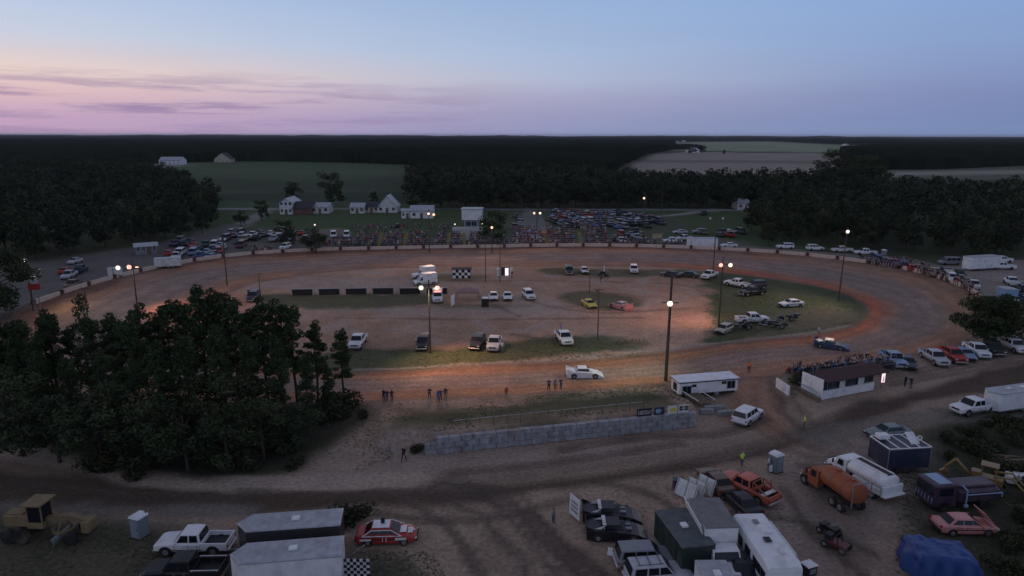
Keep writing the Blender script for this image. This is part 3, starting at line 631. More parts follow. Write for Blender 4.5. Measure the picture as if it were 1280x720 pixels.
# ================================================================ track wall
pts = OUTER; wall_px = catmull(GP([(42, 384), (95, 367), (150, 351), (205, 338), (262, 328), (330, 321), (400, 317.5), (500, 315), (620, 313), (730, 311.5), (850, 314), (930, 318), (1000, 323), (1060, 330), (1130, 341), (1180, 355), (1214, 370), (1232, 386), (1233, 400)]), 12, False)
seg = np.diff(wall_px, axis=0); cum = np.concatenate([[0], np.cumsum(np.hypot(seg[:, 0], seg[:, 1]))])
def along(d): return np.array([np.interp(d, cum, wall_px[:, 0]), np.interp(d, cum, wall_px[:, 1])])
PAN = 7.6; d = 0.0; k = 0
WALLM = mat('painted_barrier', (.66, .52, .43), rough=.85, var=.15, scale=.8, dirt=.3); POSTM = mat('rusty_red_post', (.12, .045, .035), rough=.9, var=.2, dirt=.3)
def panel_mesh(Lp):
    m = MB(); m.box((0, 0, .42), (Lp, .28, .88), WALLM, b=.05); m.box((0, .02, -.05), (Lp + .1, .42, .12), WALLM, b=.03); return m
PROT_PANEL = {}
while d + PAN < cum[-1]:
    a, b = along(d + .4), along(d + PAN - .4); c = (a + b) / 2; Lp = float(np.hypot(*(b - a))); rz = math.atan2(b[1] - a[1], b[0] - a[0])
    o = panel_mesh(Lp).build('barrier_panel'); o.location = (c[0], c[1], ground_z(*c)); o.rotation_euler = (0, R(random.uniform(-.3, .3)), rz)
    tag(o, 'pale stained barrier panel, %s from the left in the wall round the track' % nth(k + 1), 'barrier', 'concrete barrier panels round the track')
    p = along(d); m = MB(); m.box((0, -.1, .35), (.75, .5, 1.1), POSTM, b=.04); m.cyl((0, .1, .8), (0, .1, 2.6), .05, .05, STEEL, 6)
    o = m.build('buttress'); o.location = (p[0], p[1], ground_z(*p)); o.rotation_euler = (0, 0, rz)
    tag(o, 'rusty red block with a post, %s from the left along the track wall' % nth(k + 1), 'post', 'red posts between barrier panels'); d += PAN; k += 1
# catch fence wires in front of the stands
m = MB(); fa = []
for dd in np.arange(0, cum[-1], 7.6): p = along(dd); fa.append((p[0], p[1] + .1, ground_z(*p)))
for zq in (1.3, 1.9, 2.5): m.path([(a, b, c + zq) for a, b, c in fa], .012, STEEL, 4)
tag(m.build('catch_fence'), 'thin steel cables strung above the pale barrier wall round the track', 'fence')

# ================================================================ floodlight poles
LAMPS = []
def emat(n, c, s): return mat(n, (.8, .8, .8), emit=c, es=s, var=0)
def light_pole(base, top_y, heads, label, col, watts, unlit=False, lean=0, es=60, r=.16, headr=.42, name='light_pole', aim=None):
    """base = photo pixel of the foot, top_y = row of the top, heads = [(sideways m, row of the lamp)]"""
    p = P3(*base); h = hgt(p, top_y) - p.z; root = thing(name, label, 'light pole', p); root.rotation_euler = (0, R(lean), 0)
    m = MB(); m.cyl((0, 0, -.4), (0, 0, h), r, r * .62, WOODP, 10); m.build('pole', root)
    m = MB(); hh = min([hgt(p, q) for _, q in heads] + [h]) - p.z if heads else h; m.box((0, 0, hh), (2.2 if heads else 1.6, .1, .12), WOODP, b=.01); m.build('crossarm', root)
    for i, (sx, row) in enumerate(heads):
        zl = hgt(p, row) - p.z; c = col[i] if isinstance(col, list) else col; lit = not unlit and c is not None
        m = MB(); m.cyl((sx, .25, zl + .05), (sx, -.15, zl - .05), .18, headr * .8, STEEL, 12); f = m.build('lamp_housing', root)
        m = MB()
        m.ball((sx, -.24, zl - .08), (headr * .68, headr * .36, headr * .68), emat('lamp_glow_' + '_'.join(str(int(v * 99)) for v in c), c, max(1.5, min(2.4, es / 50))) if lit else HEADL, 12); m.build('lamp_lens', f)
        if lit:
            w = watts[i] if isinstance(watts, list) else watts; ld = bpy.data.lights.new('lamp_light', 'SPOT'); ld.energy = w * 1.35; ld.color = c; ld.shadow_soft_size = .4; ld.spot_size = R(150); ld.spot_blend = 1.0
            tg = P3(*(aim or (base[0] * .75 + 155, 385))); dv = (tg - (p + Vector((sx, 0, zl)))).normalized(); lo = link(bpy.data.objects.new('lamp_light', ld)); lo.parent = root
            hv = Vector((dv.x, dv.y, 0)).normalized(); lo.location = Vector((sx, 0, zl - .2)) + hv * 1.0; lo.rotation_euler = dv.to_track_quat('-Z', 'Y').to_euler()
    return root
WARM = (1, .54, .30); PINK = (1, .38, .25); YEL = (1, .93, .60); WHT = (1, .86, .66)
light_pole((42, 388), 318, [(0, 326)], 'wooden pole with one white lit floodlight at the far left end of the track wall', WHT, 1500)
light_pole((172, 386), 326, [(-.5, 334), (-2.6, 335)], 'pole with a large pinkish lit floodlight beside the left bend of the track', [PINK, WHT], [4000, 400], es=80, headr=.62)
light_pole((284, 357), 296, [(-.5, 299), (.5, 299)], 'tall dark pole with unlit floodlights inside the far left bend', PINK, 0, True)
light_pole((396, 318), 278, [(0, 281)], 'slim pole with one small white lamp beside the roadside tree on the left', WHT, 300, headr=.3, es=25)
light_pole((537, 316), 262, [(0, 267), (1.4, 268)], 'pole with a warm lit floodlight pair behind the left grandstands', [WARM, WARM], [1600, 500], headr=.5)
light_pole((538, 441), 350, [(-1.1, 359), (1.3, 359)], 'infield pole carrying one yellow and one red glowing floodlight', [(1, .93, .6), PINK], [1800, 2800], headr=.5, aim=(600, 464))
light_pole((615, 316), 278, [(0, 284)], 'pole with one warm orange floodlight in front of the press box tree', WARM, 1400, headr=.5)
light_pole((671, 303), 255, [(-.9, 266), (.9, 266)], 'pole with two warm lit lamps between the grandstands and the dirt driveway', [WARM, WHT], [1500, 900], headr=.5)
light_pole((804, 306), 242, [(-.4, 247)], 'pole with one pink lit floodlight beside the crowded parking field', (1, .55, .42), 1600, headr=.48)
light_pole((832, 476), 341, [(-.1, 378)], 'tall thick pole with a very bright yellow floodlight next to the white trackside office', YEL, 1900, es=140, r=.24, headr=.55, lean=.4, aim=(740, 452))
light_pole((898, 410), 322, [(-.4, 330), (1.2, 330)], 'infield pole carrying a red and a white floodlight by the parked pickups', [PINK, WHT], [2200, 800], es=80, headr=.5)
light_pole((1048, 376), 284, [(0, 288)], 'leaning tall pole with one pale floodlight at the right end of the infield', (1, .72, .55), 4200, es=80, lean=1.0, headr=.5)
light_pole((891, 345), 268, [(-1.5, 272), (1.4, 272)], 'thin grey pole with two unlit white lamp heads at the far track edge', PINK, 0, True, headr=.35)
for px, b, t, lb in ((737, 366, 338, 'short bare pole in the small grass oval of the infield'), (747, 425, 362, 'slender bare pole at the near edge of the infield grass'), (607, 352, 302, 'thin bare pole beside the black and white checkered stand'), (326, 378, 343, 'dark bare pole at the left end of the row of dark infield panels'),
                     (110, 398, 362, 'short dark pole rising behind the pine grove on the left'), (625, 352, 306, 'bare pole in front of the far wall next to the lit white booth'), (652, 272, 237, 'distant bare utility pole left of the dirt driveway'), (673, 272, 239, 'distant bare utility pole beyond the driveway lamps'), (827, 266, 238, 'distant bare utility pole standing against the dark wood')):
    light_pole((px, b), t, [], lb, WHT, 0, True, r=.11, name='utility_pole')
for px, t, lb in ((569, 280, 'short lamp post at the left end of the wall below the press box'), (603, 279, 'short lamp post at the right end of the wall below the press box')):
    light_pole((px, 297), t - 2, [(0, t)], lb, WHT, 150, headr=.3, es=20, r=.08)

# ================================================================ buildings by footprint edge
def frame(pa, pb, z=0.0):
    """local frame: x along the near edge from photo pixel pa to pb, y away from the camera"""
    A, B = (P3(*pa), P3(*pb)) if z == 0 else (G(*pa, z), G(*pb, z)); A = Vector((A.x, A.y, ground_z(A.x, A.y))); B = Vector((B.x, B.y, ground_z(B.x, B.y)))
    return A, math.atan2(B.y - A.y, B.x - A.x), (Vector((B.x, B.y)) - Vector((A.x, A.y))).length
def window(parent, x, z, w, h, y=0.0, nm='window', fr=WHITE, side=None):
    m = MB()
    if side is None:
        m.box((x, y - .02, z), (w + .12, .06, h + .12), fr, b=.01); f = m.build(nm, parent); g = MB(); g.box((x, y - .055, z), (w, .03, h), GLASS, b=.004); g.box((x, y - .075, z), (.05, .02, h), fr, b=.003)
    else:
        m.box((side, y, z), (.06, w + .12, h + .12), fr, b=.01); f = m.build(nm, parent); g = MB(); s = -.035 if side <= 0 else .035; g.box((side + s, y, z), (.03, w, h), GLASS, b=.004)
    g.build('pane', f); return f
def house(pa, pb, depth, hw, hr, label, wall=WHITE, roof=ROOFD, ridge='x', wins=3, storeys=1, name='house', cat='house', door=True):
    A, rz, Lh = frame(pa, pb); root = thing(name, label, cat, A, rz); m = MB()
    if ridge == 'x': m.loft([[(0, 0, 0), (0, depth, 0), (0, depth, hw), (0, depth / 2, hw + hr), (0, 0, hw)], [(Lh, 0, 0), (Lh, depth, 0), (Lh, depth, hw), (Lh, depth / 2, hw + hr), (Lh, 0, hw)]], wall)
    else: m.loft([[(0, 0, 0), (Lh, 0, 0), (Lh, 0, hw), (Lh / 2, 0, hw + hr), (0, 0, hw)], [(0, depth, 0), (Lh, depth, 0), (Lh, depth, hw), (Lh / 2, depth, hw + hr), (0, depth, hw)]], wall)
    m.build('wall', root); m = MB(); t = .14
    if ridge == 'x':
        for s, ya in ((0, -.4), (1, depth + .4)):
            k_ = hr / (depth / 2); m.prism([(ya, hw - .4 * k_ + .03), (depth / 2, hw + hr + .03), (depth / 2, hw + hr + .03 + t), (ya, hw - .4 * k_ + .03 + t)], -.4, Lh + .4, roof, axis='x')
    else:
        k_ = hr / (Lh / 2)
        for xa in (-.4, Lh + .4): m.prism([(xa, hw - .4 * k_ + .03), (Lh / 2, hw + hr + .03), (Lh / 2, hw + hr + .03 + t), (xa, hw - .4 * k_ + .03 + t)], -.4, depth + .4, roof)
    m.build('roof', root)
    for st in range(storeys):
        for i in range(wins):
            xw = Lh * (i + .5) / wins
            if door and st == 0 and i == wins // 2: continue
            window(root, xw, 1.6 + st * 2.8, min(1.1, Lh / wins * .5), 1.2)
    if door:
        g = MB(); g.box((Lh * (wins // 2 + .5) / wins, -.03, 1.05), (1.0, .08, 2.1), BROWN, b=.01); dd = g.build('door', root); g = MB(); g.ball((Lh * (wins // 2 + .5) / wins + .38, -.11, 1.0), .05, CHROME, 6); g.build('handle', dd)
    return root
house((350, 268), (366, 268), 12, 4.7, 1.8, 'white two storey farmhouse with a gable roof, leftmost of the houses', WHITE, METALROOF, 'y', 3, 2)
house((366, 268), (389, 268), 9, 2.6, 2.2, 'low dark roofed red brick house joined beside the white two storey farmhouse', BRICK, ROOFD, 'x', 4)
house((389, 267), (411, 267), 8, 2.7, 1.4, 'small white shed like house right of the red brick house', OFFW, METALROOF, 'x', 3)
house((438, 267), (455, 267), 8, 2.6, 1.4, 'small pale bungalow with grey roof left of the triangular gable house', OFFW, METALROOF, 'x', 3)
house((456, 266), (473, 266), 8, 2.5, 1.8, 'pale grey bungalow touching the triangular gable house', BEIGE, ROOFD, 'x', 3)
house((472, 266), (496, 266), 10, 2.6, 4.4, 'house with a tall pale triangular gable facing the track and a dark porch', OFFW, METALROOF, 'y', 3)
house((502, 273), (512, 273), 6, 2.9, .5, 'tiny white boxy shed between the gable house and the long white shed', WHITE, METALROOF, 'x', 2)
house((513, 273), (541, 273), 9, 3.0, 1.6, 'long plain white metal shed beside the warm floodlight behind the stands', WHITE, METALROOF, 'x', 3)
house((199, 206), (226, 206), 16, 4.6, 3.6, 'distant large white country house beyond the woods at far left', WHITE, METALROOF, 'x', 5, 2)
house((268, 203), (288, 203), 16, 4, 7, 'distant pale house with one steep gable at the edge of the green field', BEIGE, ROOFD, 'y', 3)
house((170, 319), (197, 317), 5, 2.2, .6, 'long low shed with a pale sloping roof behind the pink floodlight', GREYP, METALROOF, 'x', 4)
house((922, 262), (936, 262), 8, 3, 1.5, 'small white house half hidden at the edge of the dark right hand wood', OFFW, METALROOF, 'x', 2)
house((862, 191), (874, 191), 22, 6, 5, 'tiny distant white farmhouse under a tree clump at the tan field', WHITE, ROOFD, 'y', 2)
for i, (px, py) in enumerate(((846, 179), (854, 177.5), (1058, 183))):
    house((px, py), (px + 3, py), 25, 5, 3, ['tiny pale barn at the left tip of the far green field', 'tiny pale barn on the far side of the far green field', 'tiny pale barn at the right tip of the far green field'][i], OFFW, METALROOF, 'x', 2, name='barn', cat='barn')

# press box
A, rz, Lh = frame((578, 293), (600, 293)); root = thing('press_box', 'tall white and blue grey press box on posts with two dark windows above the grandstand', 'press box', A, rz)
hh = hgt(A, 262); mid_ = hgt(A, 275); g = MB(); g.box((Lh / 2, 3, mid_ / 2), (Lh * .8, 5, mid_), paint('blue_grey_siding', (.30, .36, .44)), b=.05); g.build('lower_storey', root)
g = MB(); g.box((Lh / 2 + .3, 2.6, (mid_ + hh) / 2), (Lh * 1.15, 6, hh - mid_), WHITE, b=.05); g.build('upper_storey', root); g = MB(); g.box((Lh / 2 + .3, 2.6, hh + .12), (Lh * 1.25, 6.6, .2), METALROOF, b=.04); g.build('roof', root)
for i in (0, 1): window(root, Lh * (.34 + .32 * i), (mid_ - 1.3), Lh * .24, 1.2, .48, fr=BLKM)
for i in (0, 1, 2, 3): g = MB(); g.cyl((Lh * i / 3, -.2, 0), (Lh * i / 3, -.2, mid_), .08, .08, STEEL, 6); g.build('post', root)
A, rz, Lh = frame((566, 300), (603, 300)); g = MB(); h_ = hgt(A, 284); g.box((Lh / 2, .2, h_ / 2), (Lh, .3, h_), OFFW, b=.04)
for i in range(6): g.box((Lh * i / 5, 0, h_ / 2), (.16, .2, h_), OFFW, b=.02)
o = g.build('white_board_wall'); o.location = A; o.rotation_euler = (0, 0, rz); tag(o, 'plain white board wall standing below the press box behind the spectators', 'wall')

# ================================================================ grandstands and crowd
PEOPLE_MAX = 292; SEATM = mat('bleacher_boards', (.10, .095, .10), rough=.8, var=.2, dirt=.3); STAIRM = mat('worn_yellow_steps', (.34, .27, .09), rough=.9, var=.25, dirt=.4)
crowd_rest = []; seats = []
def stand(pa, pb, rows, rise, run, label, name='grandstand', fill=.6, gtxt=None, lbl=None, face=math.pi, scale_=1.0, y0=0):
    A, rz, Lh = frame(pa, pb); root = thing(name, label, 'grandstand', A, rz)
    for r_ in range(rows):
        g = MB(); g.box((Lh / 2, y0 + (r_ + .5) * run, .30 + r_ * rise), (Lh, run * .45, .06), SEATM, b=.01); g.build('seat_row', root)
    g = MB()
    for r_ in range(rows): g.box((Lh / 2, y0 + (r_ + .95) * run, .02 + r_ * rise), (Lh, run * .5, .05), SEATM, b=.01)
    for i in range(int(Lh / 3) + 1):
        xx = min(Lh, i * 3.0) ; g.prism([(y0, 0), (y0 + rows * run, 0), (y0 + rows * run, rows * rise)], xx - .04, xx + .04, STEEL, axis='x')
    g.build('frame', root)
    g = MB(); g.path([(0, y0 + rows * run, 0), (0, y0 + rows * run, rows * rise + 1), (Lh, y0 + rows * run, rows * rise + 1), (Lh, y0 + rows * run, 0)], .03, STEEL); g.path([(0, y0 + rows * run, rows * rise + .5), (Lh, y0 + rows * run, rows * rise + .5)], .025, STEEL); g.build('railing', root)
    M = Matrix.Translation(A) @ Matrix.Rotation(rz, 4, 'Z')
    for r_ in range(rows):
        xx = .4
        while xx < Lh - .3:
            if random.random() < fill: seats.append((M @ Vector((xx, y0 + (r_ + .5) * run, r_ * rise - .17)), rz + math.pi + random.uniform(-.3, .3), gtxt, lbl))
            xx += random.uniform(.5, .8)
    return root
names_ = ['leftmost', 'second', 'third', 'fourth', 'fifth', 'sixth', 'seventh', 'eighth']
SP = [(440, 469), (476, 501), (508, 534), (541, 556), (562, 577), (584, 603), (634, 682), (688, 724), (732, 762)]
for i, (a, b) in enumerate(SP):
    pos = ['far left end stand', 'right of the first yellow steps', 'second stand left of the bright steps', 'narrow stand by the bright steps', 'below the white board wall left end', 'directly under the press box', 'broad stand by the dirt driveway', 'between the two slanting aisles', 'right end stand beside parked cars'][i]
    stand((a, 309.5), (b, 309.5), 8 if i < 6 else 9, .40, .95, 'dark metal bleachers, ' + pos, fill=.5 if i == 0 else .82, gtxt='spectators on the bleachers behind the far track wall', lbl='on bleachers ' + pos, y0=1.2)
for a, lb in ((472, 'worn yellowish stair aisle at the left end of the bleachers'), (504.5, 'worn yellowish stair aisle in the middle of the left bleachers'), (559, 'bright yellow stair aisle left of the white board wall'), (580, 'yellow brown stair aisle in front of the press box'), (685, 'slanting yellow stair aisle right of the dirt driveway'), (727.5, 'slanting yellow stair aisle at the right end of the bleachers')):
    A, rz, Lh = frame((a - 1.8, 309.5), (a + 1.8, 309.5)); root = thing('stairway', lb, 'stairs', A, rz)
    g = MB()
    for r_ in range(8): g.box((Lh / 2, 1.2 + r_ * .95 + .4, .15 + r_ * .2 + r_ * .2), (Lh, 1.0, .3), STAIRM, b=.02)
    g.build('step', root); g = MB(); g.path([(0, 1, 1), (0, 9, 4.2)], .04, STAIRM); g.path([(Lh, 1, 1), (Lh, 9, 4.2)], .04, STAIRM); g.build('handrail', root)

# near grandstand hut with white clapboard and its bleachers
A, rz, Lh = frame((1027, 500), (1092, 488)); root = thing('concession_hut', 'low white painted hut with dark window openings under the bleachers at the right bend', 'hut', A, rz)
h_ = 2.5; g = MB(); g.box((Lh / 2, 1.0, .55), (Lh, 2.0, 1.1), WHITE, b=.03)
g.box((Lh / 2, 1.1, 1.8), (Lh - .1, 1.8, 1.4), BLKM, b=.02); g.box((-.06, 1.6, h_ / 2), (.14, 3.4, h_ + .3), WHITE, b=.03); g.box((Lh * .36, -.02, 1.8), (.9, .1, 1.4), OFFW, b=.01); g.box((Lh * .72, -.02, 1.8), (1.0, .1, 1.4), OFFW, b=.01)
g.build('wall', root)
for i, xq in enumerate((.14, .24, .50, .60, .86)): window(root, Lh * xq, 1.78, .55, .95, .18, fr=GREYP)
g = MB(); g.prism([(-.6, h_ - .15), (2.0, h_ + .35), (2.0, h_ + .47), (-.6, h_ - .02)], .1, Lh + 1.8, mat('dark_red_awning', (.075, .035, .035), rough=.9, var=.2), axis='x'); g.build('roof', root)
A, rz, Lh2 = frame((1000, 470), (1090, 462)); stand((1078, 450), (978, 465), 6, .24, .85, 'wooden bleachers above the white hut beside the right bend of the track', fill=.9, gtxt='spectators on the bleachers behind the white hut', lbl='on the bleachers behind the white hut', y0=.3)
m = MB(); A, rz, Lh = frame((970, 484), (986, 495)); m.box((Lh / 2, 0, .65), (Lh, .18, 1.3), WHITE, b=.03); o = m.build('low_wall'); o.location = A; o.rotation_euler = (0, 0, rz); tag(o, 'short low white wall at the track gate left of the white hut', 'wall')
A, rz, Lh = frame((987, 482), (1024, 503)); m = MB(); m.box((Lh / 2, 0, .25), (Lh, .5, .5), WOOD, b=.03); m.path([(0, 0, .5), (0, 0, 1.1), (Lh, 0, 1.1), (Lh, 0, .5)], .04, STEEL); o = m.build('retaining_kerb'); o.location = A; o.rotation_euler = (0, 0, rz); tag(o, 'low timber edging with a rail running from the gate wall to the white hut', 'edging')

random.shuffle(seats)
near_seats = [s for s in seats if s[3] and 'white hut' in s[3]]; far_seats = [s for s in seats if not (s[3] and 'white hut' in s[3])]
cols = ['white', 'grey', 'black', 'navy', 'red', 'blue', 'tan', 'grey', 'grey', 'black', 'navy', 'black', 'navy', 'black']
for s in (near_seats + far_seats):
    if NPEO[0] < 236:
        c = random.choice(cols); person(s[0], s[1], '%s-topped spectator %s' % (c, s[3]), c, 'sit' if random.random() < .85 else 'up', 0, group='%s topped %s' % (c, s[2]))
    else: crowd_rest.append(s)
for (xa, xb, y0_, y1_, n_) in ((384, 440, 303, 309, 60), (604, 634, 300, 309, 45), (762, 812, 302, 309, 45), (440, 605, 285, 291, 70), (636, 762, 286, 291, 60), (812, 850, 304, 309, 14), (300, 345, 312, 318, 20), (1085, 1130, 325, 334, 30), (1130, 1180, 332, 345, 55), (1175, 1215, 345, 362, 50)):
    for _ in range(n_):
        xq = random.uniform(xa, xb); q = P3(xq, random.uniform(y0_, y1_) - 1 if xq < 1000 else float(np.interp(xq, [1060, 1130, 1180, 1214], [330, 341, 355, 370])) - random.uniform(3.5, 13)); crowd_rest.append((q, random.uniform(2.4, 4.0), None, None))
PH = {k: (np.array([v.co[:] for v in m_.vertices]), [list(p.vertices) for p in m_.polygons], [p.material_index for p in m_.polygons]) for k, m_ in (('sit', PMESH[('sit', 0)]), ('stand', PMESH[('stand', 0)]))}
m = MB()
for s in crowd_rest:
    Vp, Fp, Ip = PH['sit' if s[2] else 'stand']; Mx = Matrix.Translation(s[0]) @ Matrix.Rotation(s[1], 4, 'Z'); ms = [SH[random.choice(cols)], random.choice(PANTS), SKIN[0], HAIR[0]]; V2 = [Mx @ Vector(v) for v in Vp]; b0 = len(m.v); m.v += V2
    for f, i in zip(Fp, Ip): m.f.append([b0 + j for j in f]); m.mi.append(m._m(ms[i]))
if crowd_rest: tag(m.build('crowd'), 'dense crowd of spectators packed on the bleachers and along the far wall', 'crowd', kind='stuff')
print('people', NPEO[0], 'rest', len(crowd_rest))

# ================================================================ retaining wall of big blocks
A, rz, Lh = frame((531, 568), (868, 533)); root = thing('block_retaining_wall', 'long three course wall of big grey concrete blocks holding the grass bank below the track', 'wall', A, rz)
for cr in range(3):
    x0 = [0, 0, 1.25][cr]; m = MB(); i = 0; xx = x0 + (.62 if cr == 1 else 0)
    if cr == 1: m.box((.3, 0, .9), (.58, .6, .57), BLOCK, b=.03)
    while xx < Lh:
        w = min(1.24, Lh - xx); m.box((xx + w / 2, random.uniform(-.03, .03), .3 + cr * .6), (w - .028, .6, .578), BLOCK, b=.03); xx += 1.25
    m.build('block_course', root)
for i, (px, py, w, lb) in enumerate(((883, 517, 1.6, 'single pale concrete block lying just right of the long block wall'), (893, 513, 2.4, 'larger pale concrete block behind the end of the long block wall'), (908, 519, 2.1, 'low weathered concrete block nearest the haul road below the white office'))):
    p = P3(px, py); m = MB(); m.box((0, 0, .3), (w, .6, .6), BLOCK, b=.04); m.box((0, 0, .62), (.3, .16, .06), BLOCK); o = m.build('concrete_block'); o.location = p; o.rotation_euler = (0, 0, R(4 + i * 3)); tag(o, lb, 'concrete block')
# advertising boards standing on the right end of the wall
def text(s, size, m, parent, loc, rot=(math.pi / 2, 0, 0), nm='lettering', ext=.012):
    cu = bpy.data.curves.new('t', 'FONT'); cu.body = s; cu.size = size; cu.extrude = ext; cu.align_x = 'CENTER'; cu.align_y = 'CENTER'; t = link(bpy.data.objects.new('t', cu)); bpy.context.view_layer.update()
    me = bpy.data.meshes.new_from_object(t.evaluated_get(bpy.context.evaluated_depsgraph_get())); bpy.data.objects.remove(t); me.name = nm; me.materials.clear(); me.materials.append(m)
    o = link(bpy.data.objects.new(nm, me)); o.parent = parent; o.location = loc; o.rotation_euler = rot; return o
def scribble(parent, w, h, m, rs, y=-.04, zc=0, rows=1):
    g = MB()                                        # marks as illegible as in the photograph
    for r_ in range(rows):
        x = -w * .42; hh = h / rows * .6; zz_ = zc + (r_ - (rows - 1) / 2) * h / rows
        while x < w * .4:
            q = rs.uniform(.05, .11) * w; k = rs.randint(3)
            if k == 0: g.box((x + q / 2, y, zz_), (q * .35, .02, hh), m, b=.002); g.box((x + q * .6, y, zz_ + hh * .4), (q * .6, .02, hh * .2), m, b=.002)
            elif k == 1: g.box((x + q / 2, y, zz_ + hh * .4), (q * .8, .02, hh * .2), m, b=.002); g.box((x + q / 2, y, zz_ - hh * .4), (q * .8, .02, hh * .2), m, b=.002); g.box((x + q * .2, y, zz_), (q * .25, .02, hh), m, b=.002)
            else: g.box((x + q / 2, y, zz_), (q * .3, .02, hh), m, b=.002, M=Matrix.Rotation(R(20), 4, 'Y'))
            x += q * 1.15
    return g.build('lettering', parent)
rs_ = np.random.RandomState(3)
for a, b, y1, y2, bm_, lm_, lb in ((793, 813, 533.5, 531, BLKM, OFFW, 'black advertising board with white script on top of the block wall'), (815, 829, 531, 529, NAVY, LBLUE, 'navy blue advertising board with a pale round emblem on the block wall'), (831, 844, 529, 528, OFFW, YELLOWP, 'white board with a large yellow shape on the block wall'), (845, 859, 528, 526, OFFW, BLACKP, 'white board with two small black panels at the right end of the block wall')):
    A = root.location; M = Matrix.Translation(A) @ Matrix.Rotation(rz, 4, 'Z'); xa = (a - 531) / 337 * Lh * 1.0; A2, _, _ = frame((a, y1 + 5), (b, y2 + 5)); wv = (b - a) / 337 * Lh * .96
    inv = M.inverted() @ A2; c = M @ Vector((inv.x + wv / 2, 0, 1.83)); t = thing('advertising_board', lb, 'sign', c, rz); g = MB(); g.box((0, 0, .45), (wv, .06, .9), bm_, b=.01); g.build('board', t)
    if 'yellow' in lb: g = MB(); g.ball((.1, -.035, .42), (wv * .36, .02, .24), YELLOWP, 12); g.build('emblem', t)
    elif 'round' in lb: g = MB(); g.ball((-.15, -.035, .45), (.34, .02, .3), LBLUE, 12); g.build('emblem', t); scribble(t, wv * .5, .5, LBLUE, rs_, zc=.45)
    elif 'two small' in lb:
        g = MB()
        for sx in (-.25, .25): g.box((wv * sx, -.04, .5), (wv * .38, .03, .5), BLACKP, b=.005)
        g.build('emblem', t); scribble(t, wv * .8, .3, OFFW, rs_, y=-.065, zc=.5)
    else: scribble(t, wv, .7, lm_, rs_, zc=.45)
# rope fence along the bank
m = MB(); prev = None
for i in range(15):
    p = P3(566 + i * 17, 536 - i * 1.75); m.cyl(p, p + Vector((0, 0, 1.0)), .035, .03, WOODP, 5)
    if prev is not None: m.cyl(prev + Vector((0, 0, .92)), p + Vector((0, 0, .92)), .02, .02, OFFW, 4)
    prev = p
tag(m.build('rope_fence'), 'pale rope strung on short posts along the grass bank above the block wall', 'fence')
p = P3(583, 545); m = MB(); m.box((0, 0, .3), (1.0, .5, .35), BLKM); m.box((0, -.02, .5), (.6, .4, .12), WHITE); m.cyl((-.4, 0, 0), (-.4, 0, .5), .08, .08, BLKM); m.cyl((.4, 0, 0), (.4, 0, .5), .08, .08, BLKM); o = m.build('generator'); o.location = p; tag(o, 'small black and white machine above the left end of the block wall', 'machine')

# white trackside office
A, rz, Lh = frame((848.5, 497.5), (921.5, 491.5), .3); A.z = .3; h_ = hgt(A, 478) - A.z - .1; D_ = 2.3; root = thing('office_trailer', 'long white flat roofed trackside office trailer beside the tall bright pole', 'office trailer', A, rz)
g = MB(); g.box((Lh / 2, D_ / 2, h_ / 2 + .25), (Lh, D_, h_ - .3), WHITE, b=.04); g.box((Lh / 2, D_ / 2, .2), (Lh - .5, D_ - .5, .4), BLKM, b=.02); g.build('wall', root)
g = MB(); g.box((Lh / 2, D_ / 2, h_ + .16), (Lh + .3, D_ + .3, .12), WHITE, b=.03); g.box((Lh / 2, D_ / 2, h_ + .05), (Lh + .22, D_ + .22, .16), BLKM, b=.01); g.build('roof', root)
window(root, 1.0, h_ * .52, 1.1, .9, 0, fr=GREYP); window(root, Lh - .95, h_ * .66, 1.0, .9, 0, fr=GREYP); window(root, 0, h_ * .6, .9, .9, D_ / 2, fr=GREYP, side=-.02)
g = MB(); g.box((1.95, -.06, h_ * .78), (.55, .14, .3), BLKM, b=.02); g.build('wall_unit', root); g = MB(); g.box((Lh - 1.95, -.06, h_ * .84), (.6, .14, .3), BLKM, b=.02); g.build('wall_unit', root)
g = MB(); g.box((Lh * .62, -.25, .3), (.5, .4, .3), STEEL); g.build('step', root)
g = MB(); g.path([(.4, -.1, .9), (1.3, -2.6, .5)], .05, WHITE); g.path([(2.6, -.1, .9), (3.5, -2.6, .5)], .05, WHITE)
for t_ in np.linspace(0, 1, 7): g.box((1.5 + .9 * t_, -.1 - 2.5 * t_, .5 - .25 * t_), (2.2, .36, .05), WOOD, b=.01)
g.build('ramp', root)

# ================================================================ boards, booths, small structures
def checker(parent, w, h, nx_, nz, y=0.0, z0=0.0, a=None, b=None, nm='checkered_panel'):
    m = MB(); a = a or WHITE; b = b or BLACKP
    for i in range(nx_):
        for j in range(nz): m.box((-w / 2 + w * (i + .5) / nx_, y, z0 + h * (j + .5) / nz), (w / nx_, .05, h / nz), a if (i + j) % 2 == 0 else b, b=.001)
    return m.build(nm, parent)
A, rz, Lh = frame((566, 349), (588, 349)); root = thing('checkered_stand', 'scoring stand with a black and white checkered front beside the far straight', 'stand', A + Vector((Lh / 2, 0, 0)), rz); checker(root, Lh, 1.9, 6, 3, 0, .25)
g = MB(); g.box((0, 1.2, 2.25), (Lh + .6, 2.8, .12), ROOFD); g.build('roof', root)
for s in (-1, 1):
    for yy in (.1, 2.3): g = MB(); g.cyl((s * Lh / 2, yy, 0), (s * Lh / 2, yy, 2.25), .07, .07, STEEL); g.build('post', root)
A, rz, Lh = frame((430, 722), (463, 722)); root = thing('checkered_board', 'checkered black and white board standing behind the white trailers in the foreground', 'sign', A + Vector((Lh / 2, 0, 0)), rz); checker(root, Lh * .98, 1.45, 8, 6, 0, .1, OFFW)
g = MB(); g.cyl((-Lh * .4, .1, .1), (-Lh * .4, .1, 1.7), .03, .03, STEEL); g.cyl((Lh * .4, .1, .1), (Lh * .4, .1, 1.7), .03, .03, STEEL); g.build('post', root)
